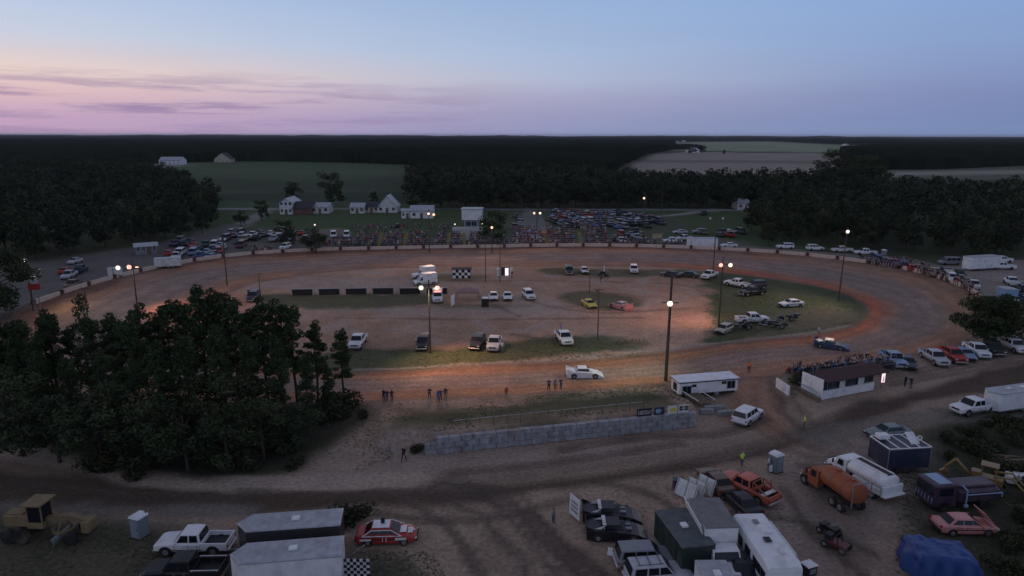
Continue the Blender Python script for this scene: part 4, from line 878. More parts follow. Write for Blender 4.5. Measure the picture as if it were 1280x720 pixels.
m = MB(); a = P3(442, 693); m.cyl((0, 0, .1), (1.1, -.9, 1.4), .035, .035, OFFW); o = m.build('leaning_pole'); o.location = a; tag(o, 'thin pale pole leaning above the checkered board in the foreground', 'pole')
# lit booth on the far straight
A, rz, Lh = frame((621, 345), (641, 345)); root = thing('lit_booth', 'small booth with white side panels and a glowing pinkish sign, far infield', 'booth', A, rz)
g = MB(); g.box((Lh * .13, .4, .9), (Lh * .26, .8, 1.8), OFFW); g.box((Lh * .9, .4, .9), (Lh * .2, .8, 1.8), OFFW); g.build('side_panel', root); g = MB(); g.box((Lh / 2, .9, .95), (Lh * .55, .1, 1.9), BLKM); g.build('back_panel', root)
g = MB(); g.box((Lh * .62, .3, .95), (Lh * .2, .12, 1.7), emat('lit_sign', (1, .78, .80), 1.3)); g.build('lit_sign', root)
A = P3(1102, 485); root = thing('lit_sign', 'glowing white sign panel with red trim on a post beside the white hut', 'sign', A, R(8)); g = MB(); g.cyl((0, .1, 0), (0, .1, 1.0), .06, .06, STEEL); g.build('post', root)
g = MB(); g.box((0, 0, 1.5), (.62, .16, 1.5), REDP, b=.03); f = g.build('sign_case', root); g = MB(); g.box((0, -.09, 1.5), (.5, .04, 1.38), emat('sign_face', (1, .80, .82), .95), b=.02); g.build('sign_face', f)
g = MB(); g.box((.04, -.125, 1.32), (.09, .03, .62), BLACKP, b=.01); g.box((-.02, -.125, 1.04), (.2, .03, .1), BLACKP, b=.01); g.build('figure', f)
# row of dark infield panels on a pad
for i in range(7):
    x0 = 331 + i * 33.6 if i else 309; x1 = x0 + 27 if i else 326; dy = 369.5 - (2.2 if i > 3 else i * .6)
    A, rz, Lh = frame((x0, dy + .5), (x1, dy)); root = thing('tire_wall', 'low dark panel in the long row across the left infield', 'barrier', A, rz, 'row of low dark panels across the left infield')
    root['label'] = ['isolated low dark panel at the far left end of the infield row', ] [0] if i == 0 else root['label']
    g = MB(); g.box((Lh / 2, .2, .62), (Lh, .35, 1.2), mat('dark_panel', (.03, .028, .03), rough=.9, var=.3)); g.build('panel', root); g = MB(); g.box((Lh / 2, .2, 1.25), (Lh + .1, .5, .08), STEEL); g.build('cap_rail', root)
    for s in (0, 1): g = MB(); g.box((Lh * s, .2, .6), (.25, .5, 1.25), CONC); g.build('post', root)
# tent and board in the infield
A, rz, Lh = frame((570, 377), (598, 377)); root = thing('canopy_tent', 'dusty pink grey canopy standing in the middle of the infield', 'canopy', A, rz); g = MB(); TENT = mat('dusty_canvas', (.30, .20, .19), rough=.95, var=.15)
g.loft([[(0, 0, 1.9), (Lh, 0, 1.9), (Lh, 3, 1.9), (0, 3, 1.9)], [(Lh * .35, 1.2, 2.5), (Lh * .65, 1.2, 2.5), (Lh * .65, 1.8, 2.5), (Lh * .35, 1.8, 2.5)]], TENT); g.box((Lh / 2, 0, 1.75), (Lh, .04, .35), TENT); g.build('canopy', root)
for xq in (0, Lh):
    for yq in (0, 3): g = MB(); g.cyl((xq, yq, 0), (xq, yq, 1.9), .05, .05, STEEL, 6); g.build('leg', root)
A = P3(566, 382); root = thing('white_board', 'narrow white upright board standing edge on beside the infield canopy', 'sign', A, R(70)); g = MB(); g.box((0, 0, 1.1), (1.5, .08, 2.0), WHITE); g.build('board', root); g = MB(); g.cyl((-.6, 0, 0), (-.6, 0, 1), .04, .04, STEEL); g.cyl((.6, 0, 0), (.6, 0, 1), .04, .04, STEEL); g.build('post', root)
A, rz, Lh = frame((602, 384), (611, 384)); root = thing('equipment_rack', 'dark equipment stack with a white lid beside the first white infield car', 'equipment', A, rz); g = MB(); g.box((Lh / 2, .4, .8), (Lh, .8, 1.6), BLKM); g.build('case', root); g = MB(); g.box((Lh / 2, .3, 1.75), (Lh * .9, 1.0, .2), WHITE); g.build('lid', root)
# frame sign by the wall, right of the stands
A, rz, Lh = frame((815, 309), (827, 309)); root = thing('scaffold_sign', 'open scaffold frame with a tan panel left of the white race trailer', 'sign', A, rz); h_ = hgt(A, 292); g = MB()
for xq in (0, Lh / 2, Lh): g.cyl((xq, 0, 0), (xq, 0, h_), .06, .06, TANP)
for zq in (.4, .7, 1): g.box((Lh / 2, 0, h_ * zq), (Lh, .08, .1), TANP)
g.build('frame', root); g = MB(); g.box((Lh / 2, .05, h_ * .8), (Lh * .9, .05, h_ * .3), TANP); g.build('board', root)
A = P3(48, 392); root = thing('red_sign', 'tall sign with a white disc above a red panel, left end of the track', 'sign', A, R(20)); g = MB()
for s in (-.45, .45): g.cyl((s, 0, 0), (s, 0, 5.2), .08, .08, STEEL)
g.build('post', root); g = MB(); g.box((0, -.1, 5.0), (1.9, .12, 1.1), REDP); g.build('red_panel', root); g = MB(); g.cyl((0, .02, 6.3), (0, -.14, 6.3), .7, .7, OFFW, 16); f = g.build('number_disc', root); g = MB(); g.box((0, -.17, 6.3), (.16, .04, .8), BLUEP); g.build('figure', f)
# portable toilets
def toilet():
    root = thing('portable_toilet', '', 'portable toilet'); g = MB(); g.box((0, 0, 1.08), (1.1, 1.1, 2.1), paint('toilet_grey_green', (.17, .22, .23)), b=.05); g.build('body', root)
    g = MB(); g.loft([[(-.6, -.6, 2.12), (.6, -.6, 2.12), (.6, .6, 2.12), (-.6, .6, 2.12)], [(-.55, -.55, 2.28), (.55, -.55, 2.28), (.55, .55, 2.28), (-.55, .55, 2.28)], [(-.3, -.5, 2.42), (.3, -.5, 2.42), (.3, .5, 2.42), (-.3, .5, 2.42)]], WHITE); g.build('roof', root)
    g = MB(); g.box((0, -.56, 1.05), (.8, .05, 1.85), paint('toilet_door', (.24, .29, .33))); dd = g.build('door', root); g = MB(); g.box((.3, -.6, 1.05), (.06, .05, .18), BLKM); g.build('handle', dd); g = MB(); g.box((0, 0, .04), (1.2, 1.2, .12), BLKM); g.build('base', root)
    g = MB(); g.cyl((.42, .42, 2.1), (.42, .42, 2.6), .05, .05, BLKM, 6); g.build('vent_pipe', root); return root
for px, py, rz, lb in ((176, 670, -.35, 'white roofed portable toilet beside the pickup in the lower left foreground'), (969, 589, .5, 'white roofed portable toilet by the haul road near the hi vis marshal'), (1104.5, 321, 0, 'distant grey portable toilet beside the dark right hand wood')):
    p = P3(px, py); o = spawn('toilet', toilet, lb, 'portable toilet', p, rz); o.scale = (.9, .9, .84)
m = MB(); p = P3(963, 590); m.cyl((0, 0, .1), (0, 0, .7), .2, .2, WHITE, 12); m.ball((0, 0, .7), (.2, .2, .12), WHITE); m.cyl((0, 0, .75), (0, 0, .95), .1, .1, STEEL); o = m.build('gas_bottle'); o.location = p; tag(o, 'small white gas bottle standing against the portable toilet by the haul road', 'gas bottle')

# ================================================================ box trailers and big trucks
def RP(pf, pr, z):        # centre, heading and length of a roof line seen at height z
    A, B = G(*pf, z), G(*pr, z); c = (A + B) / 2; return Vector((c.x, c.y, ground_z(c.x, c.y))), math.atan2(A.y - B.y, A.x - B.x), (A - B).length
def trailer(loc, rz, L_, W_, H_, label, wall=WHITE, roof=METALROOF, nose=True, awn=None, name='race_trailer', vents=2, cat='trailer', ribs=True):
    root = thing(name, label, cat, loc, rz); g = MB(); f = L_ / 2
    base = [(-f, -W_ / 2), (f, -W_ / 2), (f + (.9 if nose else .02), 0), (f, W_ / 2), (-f, W_ / 2)]
    g.loft([[(x, y, .45) for x, y in base], [(x, y, H_ - .08) for x, y in base]], wall)
    if ribs:
        for i in range(int(L_ / 1.2)): g.box((-f + .6 + i * 1.2, -W_ / 2 - .005, (H_ + .45) / 2), (.04, .03, H_ - .7), wall, b=.003); g.box((-f + .6 + i * 1.2, W_ / 2 + .005, (H_ + .45) / 2), (.04, .03, H_ - .7), wall, b=.003)
    g.build('body', root); g = MB(); g.loft([[(x * 1.01, y * 1.02, H_ - .07) for x, y in base], [(x * 1.01, y * 1.02, H_ - .01) for x, y in base], [(x * .98, y * .9, H_ + .05) for x, y in base]], roof)
    for i in range(int(L_ / 1.2)): g.box((-f + .6 + i * 1.2, 0, H_ + .05), (.04, W_ * .88, .03), roof, b=.003)
    g.build('roof', root)
    for i in range(vents): g = MB(); g.box((-f + L_ * (i + 1) / (vents + 1), 0, H_ + .14), (.6, .5, .2), WHITE, b=.04); g.build('roof_vent', root)
    g = MB(); g.box((0, -W_ / 2 - .02, .5), (L_, .05, .12), STEEL); g.box((0, W_ / 2 + .02, .5), (L_, .05, .12), STEEL); g.box((f + 1.2, 0, .5), (1.8, .12, .12), STEEL); g.build('chassis', root)
    for s in (-1, 1):
        for dx in (-.45, .45): wheel(root, -L_ * .1 + dx, s * (W_ / 2 - .13), .36)
    g = MB(); g.box((f * .45, -W_ / 2 - .025, 1.35), (.8, .05, 1.7), wall, b=.01); dd = g.build('door', root); g = MB(); g.box((f * .45 - .3, -W_ / 2 - .07, 1.3), (.05, .05, .2), BLKM); g.build('handle', dd)
    for s in (-1, 1): g = MB(); g.box((-f - .01, s * (W_ / 2 - .15), 1.0), (.05, .12, .2), TAILL); g.build('tail_light', root)
    return root
def roof_trailer(pf, pr, z, W_, label, Lmin=None, **k):
    c, rz, Lq = RP(pf, pr, z); return trailer(c, rz, Lmin or Lq, W_, z, label, **k)
roof_trailer((312, 653), (427, 645), 2.7, 2.5, 'dark sided trailer with a pale roof, behind the all white trailer', wall=DARKP, vents=1)
roof_trailer((304, 692), (428, 682), 2.75, 2.6, 'all white enclosed trailer with a ribbed roof, nearest the camera in the lower left', vents=1)
roof_trailer((874, 682), (838, 636), 2.8, 2.6, 'dark green flat roofed trailer left of the grey roofed box truck', wall=GREENP, roof=mat('grey_green_roof', (.10, .12, .12), rough=.8, var=.2), nose=False, vents=1)
roof_trailer((906, 738), (888, 700), 2.4, 2.2, 'small rounded white camper cut by the bottom edge of the picture', nose=True, vents=1, name='camper')
roof_trailer((860, 299), (896, 299), 3.2, 2.5, 'long white race trailer parked behind the far wall right of the stands', nose=False, vents=0)
roof_trailer((1246, 319), (1210, 321), 3.4, 2.6, 'long white trailer with an open left end at the edge of the right hand wood', nose=False, vents=0)
roof_trailer((193, 327), (226, 325), 2.4, 2.4, 'pale trailer parked against the far left wall beside the pink floodlight', nose=False, vents=0, wall=OFFW)
roof_trailer((137, 340), (150, 338), 2.2, 2.0, 'small pale trailer left of the pink floodlight behind the wall', nose=False, vents=0, wall=OFFW)
roof_trailer((1266, 362), (1254, 358), 2.6, 2.4, 'pale box trailer seen above the big round tree at the right edge', nose=False, vents=0, wall=LBLUE)
c, rz, Lq = RP((1243, 489), (1296, 482), 2.6); trailer(c, rz, Lq, 2.3, 2.6, 'white travel trailer hitched behind the white pickup on the right', name='travel_trailer', nose=True, vents=2)
A, rz0, _ = frame((1262, 510), (1275, 508)); root = thing('awning_panel', 'tilted white panel with a dark blue patch leaning against the travel trailer', 'panel', A, rz0); g = MB(); g.box((.7, 0, 1.2), (1.7, .06, 1.1), WHITE, M=Matrix.Rotation(R(-35), 4, 'X')); g.build('board', root); g = MB(); g.box((.7, -.06, 1.2), (.9, .04, .5), BLUEP, M=Matrix.Rotation(R(-35), 4, 'X')); g.build('patch', root); g = MB(); g.cyl((.1, .3, 0), (.1, .1, 1.3), .04, .04, STEEL); g.cyl((1.3, .3, 0), (1.3, .1, 1.3), .04, .04, STEEL); g.build('leg', root)

def truck_front(root, f, W_, m, z1=2.3, hood=1.5, cabl=1.7):
    """bonneted truck cab whose back wall is at x = f"""
    g = MB(); w = W_ / 2; g.loft([[(f, -w, .6), (f, w, .6), (f, w * .92, z1), (f, -w * .92, z1)], [(f + cabl - .3, -w, .6), (f + cabl - .3, w, .6), (f + cabl - .3, w * .9, z1), (f + cabl - .3, -w * .9, z1)], [(f + cabl, -w, .6), (f + cabl, w, .6), (f + cabl, w * .95, z1 * .68), (f + cabl, -w * .95, z1 * .68)]], m); g.build('cab', root)
    g = MB(); g.loft([[(f + cabl, -w * .9, .55), (f + cabl, w * .9, .55), (f + cabl, w * .72, z1 * .66), (f + cabl, -w * .72, z1 * .66)], [(f + cabl + hood, -w * .8, .55), (f + cabl + hood, w * .8, .55), (f + cabl + hood, w * .6, z1 * .54), (f + cabl + hood, -w * .6, z1 * .54)]], m); g.build('hood', root)
    g = MB(); g.quad([(f + cabl + .03, -w * .84, z1 * .70), (f + cabl + .03, w * .84, z1 * .70), (f + cabl - .25, w * .8, z1 * .96), (f + cabl - .25, -w * .8, z1 * .96)], GLASS); g.build('windshield', root)
    for s in (-1, 1):
        g = MB(); g.quad([(f + .35, s * w * 1.0 + s * .015 - s * .02, z1 * .66), (f + cabl - .35, s * w * .98 + s * .02, z1 * .66), (f + cabl - .45, s * w * .94 + s * .015, z1 * .92), (f + .35, s * w * .94 + s * .015, z1 * .92)], GLASS); g.build('side_window', root)
        g = MB(); g.box((f + cabl + hood, s * w * .68, .85), (.1, .25, .25), HEADL); g.build('headlight', root); g = MB(); g.box((f + cabl, s * (w + .18), z1 * .75), (.1, .18, .4), BLKM); g.build('mirror', root); wheel(root, f + cabl + hood * .45, s * (w - .12), .48, .28)
    g = MB(); g.box((f + cabl + hood + .05, 0, .6), (.2, W_ * .95, .3), CHROME); g.build('bumper', root); g = MB(); g.box((f + cabl + hood + .02, 0, 1.0), (.06, W_ * .5, .5), BLKM); g.build('grille', root)
# grey roofed box truck
c, rz, Lq = RP((903, 660), (880, 623), 3.5); root = thing('box_truck', 'white box truck with a flat grey roof between green trailer and motorhome', 'truck', c, rz)
g = MB(); g.box((0, 0, 2.1), (Lq, 2.5, 2.75), WHITE, b=.05); g.build('body', root); g = MB(); g.box((0, 0, 3.52), (Lq + .04, 2.54, .1), mat('grey_roof', (.20, .20, .19), rough=.9, var=.15), b=.02); g.build('roof', root)
g = MB(); g.box((-.3, -1.42, 3.1), (Lq, .06, 1.0), WHITE, M=Matrix.Rotation(R(14), 4, 'X')); g.build('side_board', root)
g = MB(); g.box((0, 0, .6), (Lq, 1.2, .3), BLKM); g.build('chassis', root); truck_front(root, Lq / 2 + .1, 2.2, WHITE, 2.35, 1.1, 1.3)
for s in (-1, 1): wheel(root, -Lq * .28, s * 1.1, .46, .4)
# motorhome
c, rz, Lq = RP((983, 706), (936, 641), 3.2); root = thing('motorhome', 'long white motorhome with roof vents and side stripes parked nose towards the camera', 'motorhome', c, rz); g = MB(); f = Lq / 2; W_ = 2.5
def rr(x, z0, z1, w): return [(x, -w, z0), (x, -w, z1 - .15), (x, -w + .2, z1), (x, w - .2, z1), (x, w, z1 - .15), (x, w, z0)]
g.loft([rr(-f, .5, 3.1, 1.2), rr(-f + .1, .45, 3.2, 1.25), rr(f - .6, .45, 3.2, 1.25), rr(f - .05, .45, 2.95, 1.22), rr(f + .12, .6, 2.4, 1.15)], WHITE); g.build('body', root)
g = MB(); g.quad([(f + .14, -1.0, 1.5), (f + .14, 1.0, 1.5), (f + .06, 1.0, 2.6), (f + .06, -1.0, 2.6)], GLASS); g.build('windshield', root)
for i, (xx, w_) in enumerate(((-f * .55, 1.3), (-f * .05, .9), (f * .45, 1.3), (f * .78, .6))):
    for s in (-1, 1): g = MB(); g.box((xx, s * 1.255, 2.0), (w_ + .1, .03, .75), BLKM, b=.01); w0 = g.build('side_window', root); g = MB(); g.box((xx, s * 1.275, 2.0), (w_, .02, .65), GLASS, b=.005); g.build('pane', w0)
for s in (-1, 1): g = MB(); g.box((0, s * 1.257, 1.25), (Lq * .92, .02, .14), BROWN, b=.005); g.box((-.2, s * 1.257, 1.02), (Lq * .8, .02, .07), TANP, b=.003); g.build('stripe', root)
for xx, yy, a_, b_, m_ in ((-f * .6, 0, .5, .4, GREYP), (-f * .28, .3, 1.0, .7, WHITE), (f * .12, -.1, .6, .5, BLKM), (f * .55, .3, .7, .3, OFFW)): g = MB(); g.box((xx, yy, 3.3), (a_, b_, .2 if m_ is WHITE else .08), m_, b=.02); g.build('roof_vent', root)
g = MB(); g.cyl((-f * .7, 1.32, 3.02), (f * .6, 1.32, 3.02), .09, .09, OFFW); g.build('awning_roll', root); g = MB(); g.box((f + .18, 0, .55), (.2, 2.3, .28), OFFW); g.build('bumper', root)
for s in (-1, 1): wheel(root, -f * .45, s * 1.12, .42, .3); wheel(root, f * .62, s * 1.12, .42, .3); g = MB(); g.box((f + .13, s * .9, .95), (.08, .3, .2), HEADL); g.build('headlight', root)
# tankers
def tanker(pf, pr, label, tm, cm, kind):
    A, B = P3(*pf), P3(*pr); c = (A + B) / 2; rz = math.atan2(A.y - B.y, A.x - B.x); Lq = max((A - B).length, 6.6); root = thing('tanker_truck', label, 'tanker truck', c, rz); f = Lq / 2; n = 18
    x0, x1 = -f, f - 2.6; ra, rb = (1.05, .95) if kind == 'round' else (1.2, .72); zc = 1.95 if kind == 'round' else 1.7; g = MB(); rings = []
    for x, k_ in ((x0, .75), (x0 + .12, .95), (x0 + .3, 1), (x1 - .3, 1), (x1 - .12, .95), (x1, .75)): rings.append([(x, ra * k_ * math.cos(2 * math.pi * i / n), zc + rb * k_ * math.sin(2 * math.pi * i / n)) for i in range(n)])
    g.loft(rings, tm); 
    for t_ in (.3, .65): g.loft([[(x0 + (x1 - x0) * t_ + e, (ra + .02) * math.cos(2 * math.pi * i / n), zc + (rb + .02) * math.sin(2 * math.pi * i / n)) for i in range(n)] for e in (-.04, .04)], tm)
    g.build('tank', root, True); g = MB()
    if kind == 'round':
        for t_ in (.25, .7): g.cyl((x0 + (x1 - x0) * t_, 0, zc + rb - .05), (x0 + (x1 - x0) * t_, 0, zc + rb + .14), .28, .28, tm, 12)
        g.build('hatch', root); g = MB(); g.path([(x0 - .15, -.9, .9), (x0 - .15, -.9, zc + 1.2), (x0 - .15, .9, zc + 1.2), (x0 - .15, .9, .9)], .05, STEEL); g.path([(x0, -1.15, zc - .2), (x1, -1.15, zc - .2)], .05, OFFW); g.build('rail', root)
    else:
        for s in (-1, 1): g.box(((x0 + x1) / 2, s * .42, zc + rb + .04), (x1 - x0 - .3, .06, .16), WHITE)
        g.box(((x0 + x1) / 2, 0, zc + rb - .01), (x1 - x0 - .4, .7, .05), BLKM); g.build('walkway', root)
        for s in (-1, 1): g = MB(); g.box(((x0 + x1) / 2 - .4, s * 1.12, 1.0), ((x1 - x0) * .75, .3, .6), tm); g.build('side_locker', root)
        g = MB(); g.box((x0 - .12, 0, 1.1), (.25, 2.4, 1.0), tm); g.box((x0 - .3, 0, .75), (.5, 2.5, .1), tm); g.build('rear_panel', root)
        scribble(root, 1.6, .35, BLUEP, rs_, y=-1.285, zc=1.0)
    g = MB(); g.box((-.4, 0, .72), (Lq - 1.2, .9, .25), BLKM); g.build('chassis', root); truck_front(root, f - 2.5, 2.1, cm, 2.2, 1.15, 1.35)
    for s in (-1, 1):
        for dx in (0, 1.05): wheel(root, x0 + .9 + dx, s * 1.0, .46, .36)
    return root
tanker((1046, 589), (1104, 622), 'white tanker truck with a black topped walkway parked beside the rusty orange one', WHITE, WHITE, 'flat')
tanker((1014, 602), (1068, 642), 'rusty orange water tanker truck parked left of the white tanker', RUST, RUST, 'round')
# dark box body with open roof frame
A, rz, Lq = frame((1108, 594), (1160, 591)); h_ = 2.5; root = thing('equipment_box', 'dark blue grey box body with an open white pipe frame on top behind the tankers', 'equipment trailer', A, rz); g = MB(); g.box((Lq / 2, 1.5, h_ / 2 + .3), (Lq, 3.0, h_ - .5), NAVY, b=.04); g.build('body', root)
g = MB(); top = h_ + .2
g.path([(0, 0, top), (Lq, 0, top), (Lq, 3, top), (0, 3, top), (0, 0, top)], .06, WHITE)
for t_ in (.25, .5, .75): g.path([(Lq * t_, 0, top), (Lq * t_, 3, top)], .05, WHITE)
for xq in (0, Lq):
    for yq in (0, 3): g.cyl((xq, yq, .2), (xq, yq, top), .05, .05, STEEL)
g.build('pipe_frame', root); g = MB(); g.box((.9, 2.4, top + .25), (1.1, .8, .45), WHITE); g.build('white_bin', root); g = MB(); g.box((Lq - .9, 1.6, top + .25), (.9, 1.4, .08), WHITE, M=Matrix.Rotation(R(35), 4, 'X')); g.build('panel', root); g = MB()
g.loft([[(Lq - .3 + r_ * math.cos(2 * math.pi * i / 14), 1.3 + e, top + .3 + r_ * math.sin(2 * math.pi * i / 14)) for i in range(14)] for r_, e in ((.3, 0), (.3, .1), (.18, .1), (.18, 0), (.3, 0))], OFFW, cap=False); g.build('ring', root)
for s in (.15, 2.85):
    for dx in (.3, .5): wheel(root, Lq * dx, s, .42)
# purple truck bus
A, rz, Lq = frame((1166, 641), (1250, 634)); root = thing('converted_bus', 'dull purple cab over truck with pale pipework parked behind the faded pink car', 'truck', A, rz); g = MB(); g.box((1.1, 1.2, 1.45), (2.2, 2.4, 2.1), PURPLE, b=.12); g.build('cab', root)
g = MB(); g.quad([(-.01, .2, 1.5), (-.01, 2.2, 1.5), (-.01, 2.2, 2.3), (-.01, .2, 2.3)][::-1], GLASS); g.build('windshield', root); g = MB(); g.box((1.1, 1.2, 2.54), (1.2, 1.9, .08), LBLUE); g.build('roof_panel', root)
g = MB(); g.box((Lq / 2 + 1.2, 1.2, 1.2), (Lq - 2.5, 2.3, 1.3), PURPLE, b=.25); g.box((Lq / 2 + 1.2, 1.2, 1.95), (Lq - 3, 1.6, .3), PURPLE, b=.1); g.build('body', root)
g = MB(); g.path([(3.0, -.1, .5), (3.0, -.1, 1.9), (3.0, .5, 2.1)], .07, LBLUE); g.path([(3.0, -.1, 1.5), (Lq - .1, -.1, 1.5), (Lq - .1, -.1, 1.1)], .05, LBLUE); g.ball((3.0, -.15, .5), .2, LBLUE); g.build('pipework', root)
g = MB(); g.quad([(.4, -.012, 1.5), (1.7, -.012, 1.5), (1.7, -.012, 2.2), (.4, -.012, 2.2)], GLASS); g.build('side_window', root)
g = MB()
for yy in (.3, .7, 1.1, 1.5, 1.9, 2.2): g.box((-.03, yy, 1.0), (.04, .08, .5), LBLUE, b=.01)
g.build('grille', root)
for yy in (.15, 2.25): wheel(root, 1.0, yy, .46, .3); wheel(root, Lq - 1.6, yy, .46, .4)
# loader
p = P3(1232, 612); root = thing('backhoe_loader', 'rusty yellow backhoe loader half hidden in the brush at the right edge', 'loader', p, R(-38)); g = MB(); g.box((0, 0, 1.0), (2.4, 1.1, .8), MACHY); g.box((-.9, 0, 1.5), (.8, .9, .4), MACHY); g.build('body', root)
g = MB()
for sx in (-.5, .6):
    for s in (-.5, .5): g.cyl((sx, s, 1.3), (sx, s, 2.5), .05, .05, MACHY, 6)
g.box((.05, 0, 2.53), (1.4, 1.2, .08), MACHY); g.build('canopy', root)
for s in (-1, 1): g = MB(); g.path([(.4, s * .6, 1.7), (1.8, s * .6, 1.9), (3.1, s * .6, .7)], .09, MACHY); g.build('loader_arm', root); wheel(root, -.8, s * .75, .7, .4, MACHY); wheel(root, 1.0, s * .7, .45, .28, MACHY)
g = MB(); g.prism([(3.0, .2), (3.8, .15), (3.1, .5), (3.0, 1.1), (2.9, 1.0)], -1.1, 1.1, MACHY); g.build('bucket', root); g = MB(); g.path([(-1.3, 0, 1.0), (-2.6, 0, 2.3), (-3.4, 0, 1.2)], .14, MACHY); g.prism([(-3.3, 1.2), (-3.8, .8), (-3.5, .5), (-3.1, .9)], -.3, .3, MACHY); g.build('digger_arm', root)
# motor grader, lower left
A, rz, Lq = frame((2, 681), (112, 684)); root = thing('motor_grader', 'dusty tan yellow motor grader with a boxy cab in the lower left corner', 'grader', A, rz); k_ = Lq / 8; YM = mat('grader_tan', (.22, .16, .08), rough=.7, var=.15, dirt=.6)
g = MB(); g.box((1.1 * k_, 1.2, 1.75), (2.3 * k_, 1.3, 1.0), YM, b=.08); g.box((.9 * k_, 1.2, 2.3), (1.6 * k_, 1.0, .12), YM); g.build('engine_cover', root); g = MB(); g.cyl((1.5 * k_, 1.4, 2.2), (1.5 * k_, 1.4, 2.75), .07, .07, BLKM); g.build('exhaust', root)
g = MB()
for xx in (2.2, 3.5):
    for yy in (.6, 1.8): g.box((xx * k_, yy, 2.35), (.1, .1, 1.7), YM)
g.box((2.85 * k_, 1.2, 1.4), (1.5 * k_, 1.4, .5), YM); g.box((2.85 * k_, 1.2, 3.25), (1.9 * k_, 1.9, .14), YM); g.build('cab', root)
g = MB(); g.box((2.85 * k_, 1.2, 2.4), (1.25 * k_, 1.15, 1.5), GLASS, b=.02); g.build('cab_glass', root)
g = MB(); g.prism([(3.4 * k_, 1.4), (3.5 * k_, 1.9), (5.6 * k_, 2.15), (7.4 * k_, 1.7), (7.5 * k_, 1.1), (6.9 * k_, 1.0), (6.6 * k_, 1.5), (5.2 * k_, 1.75)], .95, 1.45, YM); g.box((7.3 * k_, 1.2, 1.3), (.6, 1.3, .9), YM); g.build('front_frame', root)
g = MB(); g.loft([[(4.9 * k_ + r_ * math.cos(2 * math.pi * i / 18), 1.2 + r_ * math.sin(2 * math.pi * i / 18), z_) for i in range(18)] for r_, z_ in ((.85, .8), (.85, .95), (.65, .95), (.65, .8), (.85, .8))], YM, cap=False); g.path([(4.9 * k_, .5, .9), (4.9 * k_, 1.2, 1.9), (4.9 * k_, 1.9, .9)], .07, YM); g.build('blade_circle', root)
g = MB(); n = 6; pr_ = [(4.9 * k_ + .28 * math.cos(t), .5 + .4 * math.sin(t)) for t in np.linspace(-1.2, 1.2, n)]; g.prism(pr_ + [(x - .06, z_) for x, z_ in pr_[::-1]], -.5, 2.9, STEEL); g.build('blade', root)
for xx in (.55, 1.75):
    for yy in (.25, 2.15): wheel(root, xx * k_, yy, .62, .4, YM)
for yy in (.25, 2.15): wheel(root, 6.2 * k_, yy, .58, .36, YM)
# blue tarp heap
A, rz, Lq = frame((1142, 728), (1236, 734)); nx2, ny2 = 80, 46; V = []; rs2 = np.random.RandomState(5)
for j in range(ny2):
    for i in range(nx2):
        a_, b_ = i / (nx2 - 1), j / (ny2 - 1); e = min(a_, 1 - a_, b_, 1 - b_); hz_ = 2.35 * min(1, (e / .10)) ** .6 - .5 * a_ + .22 * float(vnoise(np.array(a_ * 20.), np.array(b_ * 12.), 2.2, 4)) * (e > 0) + .07 * float(vnoise(np.array(a_ * 20. + b_ * 9), np.array(b_ * 12. - a_ * 6), .8, 5)) * (e > 0); V.append((a_ * Lq * .95 + .25 * math.sin(b_ * 9) * (e < .06), b_ * 3.4 + .15 * math.sin(a_ * 23) * (e < .06), max(hz_ - .3, 0.02)))
m = MB(); m.add(V, [[j * nx2 + i, j * nx2 + i + 1, (j + 1) * nx2 + i + 1, (j + 1) * nx2 + i] for j in range(ny2 - 1) for i in range(nx2 - 1)], mat('blue_tarpaulin', (.022, .06, .22), rough=.5, var=.12, scale=1.5)); o = m.build('tarpaulin', None, True); o.location = A; o.rotation_euler = (0, 0, rz); tag(o, 'bright blue tarpaulin draped over a load in the lower right corner', 'tarpaulin')
# covered left shape, racks, boards
p = P3(718, 650); root = thing('sign_board', 'narrow white upright board on a stand beside the dark race cars', 'sign', p, R(-62)); g = MB(); g.box((0, 0, 1.25), (1.5, .07, 1.9), WHITE); g.build('board', root); g = MB(); g.cyl((-.6, .05, 0), (-.6, .05, .6), .04, .04, STEEL); g.cyl((.6, .05, 0), (.6, .05, .6), .04, .04, STEEL); g.build('leg', root); scribble(root, 1.2, 1.2, GREYP, rs_, y=-.05, zc=1.25, rows=3)
for px, py, rz_, lb, W2 in ((857, 624, -.9, 'tall white panel leaning at the left end of the folding rack', 2.2), (868, 622, -.95, 'middle white slanting panel of the group behind the box truck', 2.0), (881, 618, -.95, 'low white slatted panel nearest the brown car', 1.9)):
    p = P3(px, py); root = thing('folding_panel', lb, 'panel', p, rz_); g = MB(); g.box((0, 0, .95), (W2, .06, 1.5), OFFW, M=Matrix.Rotation(R(-24), 4, 'X')); g.build('board', root); g = MB()
    for s in (-.45, 0, .45): g.cyl((W2 * s, .75, 0), (W2 * s, .28, 1.65), .03, .03, STEEL, 5); g.cyl((W2 * s, -.42, .1), (W2 * s, .28, 1.7), .035, .035, STEEL, 5)
    g.build('frame', root)
p = P3(848, 612); m = MB(); m.box((0, 0, .5), (1.0, .7, 1.0), NAVY); m.box((0, 0, 1.05), (1.1, .8, .1), NAVY); m.cyl((-.35, -.3, 0), (-.35, -.3, .2), .08, .08, BLKM); o = m.build('tool_chest'); o.location = p; tag(o, 'dark blue tool chest left of the folding white panels', 'tool chest')
p = P3(1045, 685); root = thing('go_kart', 'dark red and black low machine standing alone right of the motorhome', 'machine', p, R(-50)); g = MB(); g.box((0, 0, .45), (1.8, .9, .3), MAROON); g.box((-.6, 0, .8), (.5, .7, .5), BLKM); g.path([(.3, -.4, .5), (.1, -.4, 1.3), (.1, .4, 1.3), (.3, .4, .5)], .04, BLKM); g.build('body', root)
for sx in (-.7, .7):
    for s in (-1, 1): wheel(root, sx, s * .55, .3, .22)
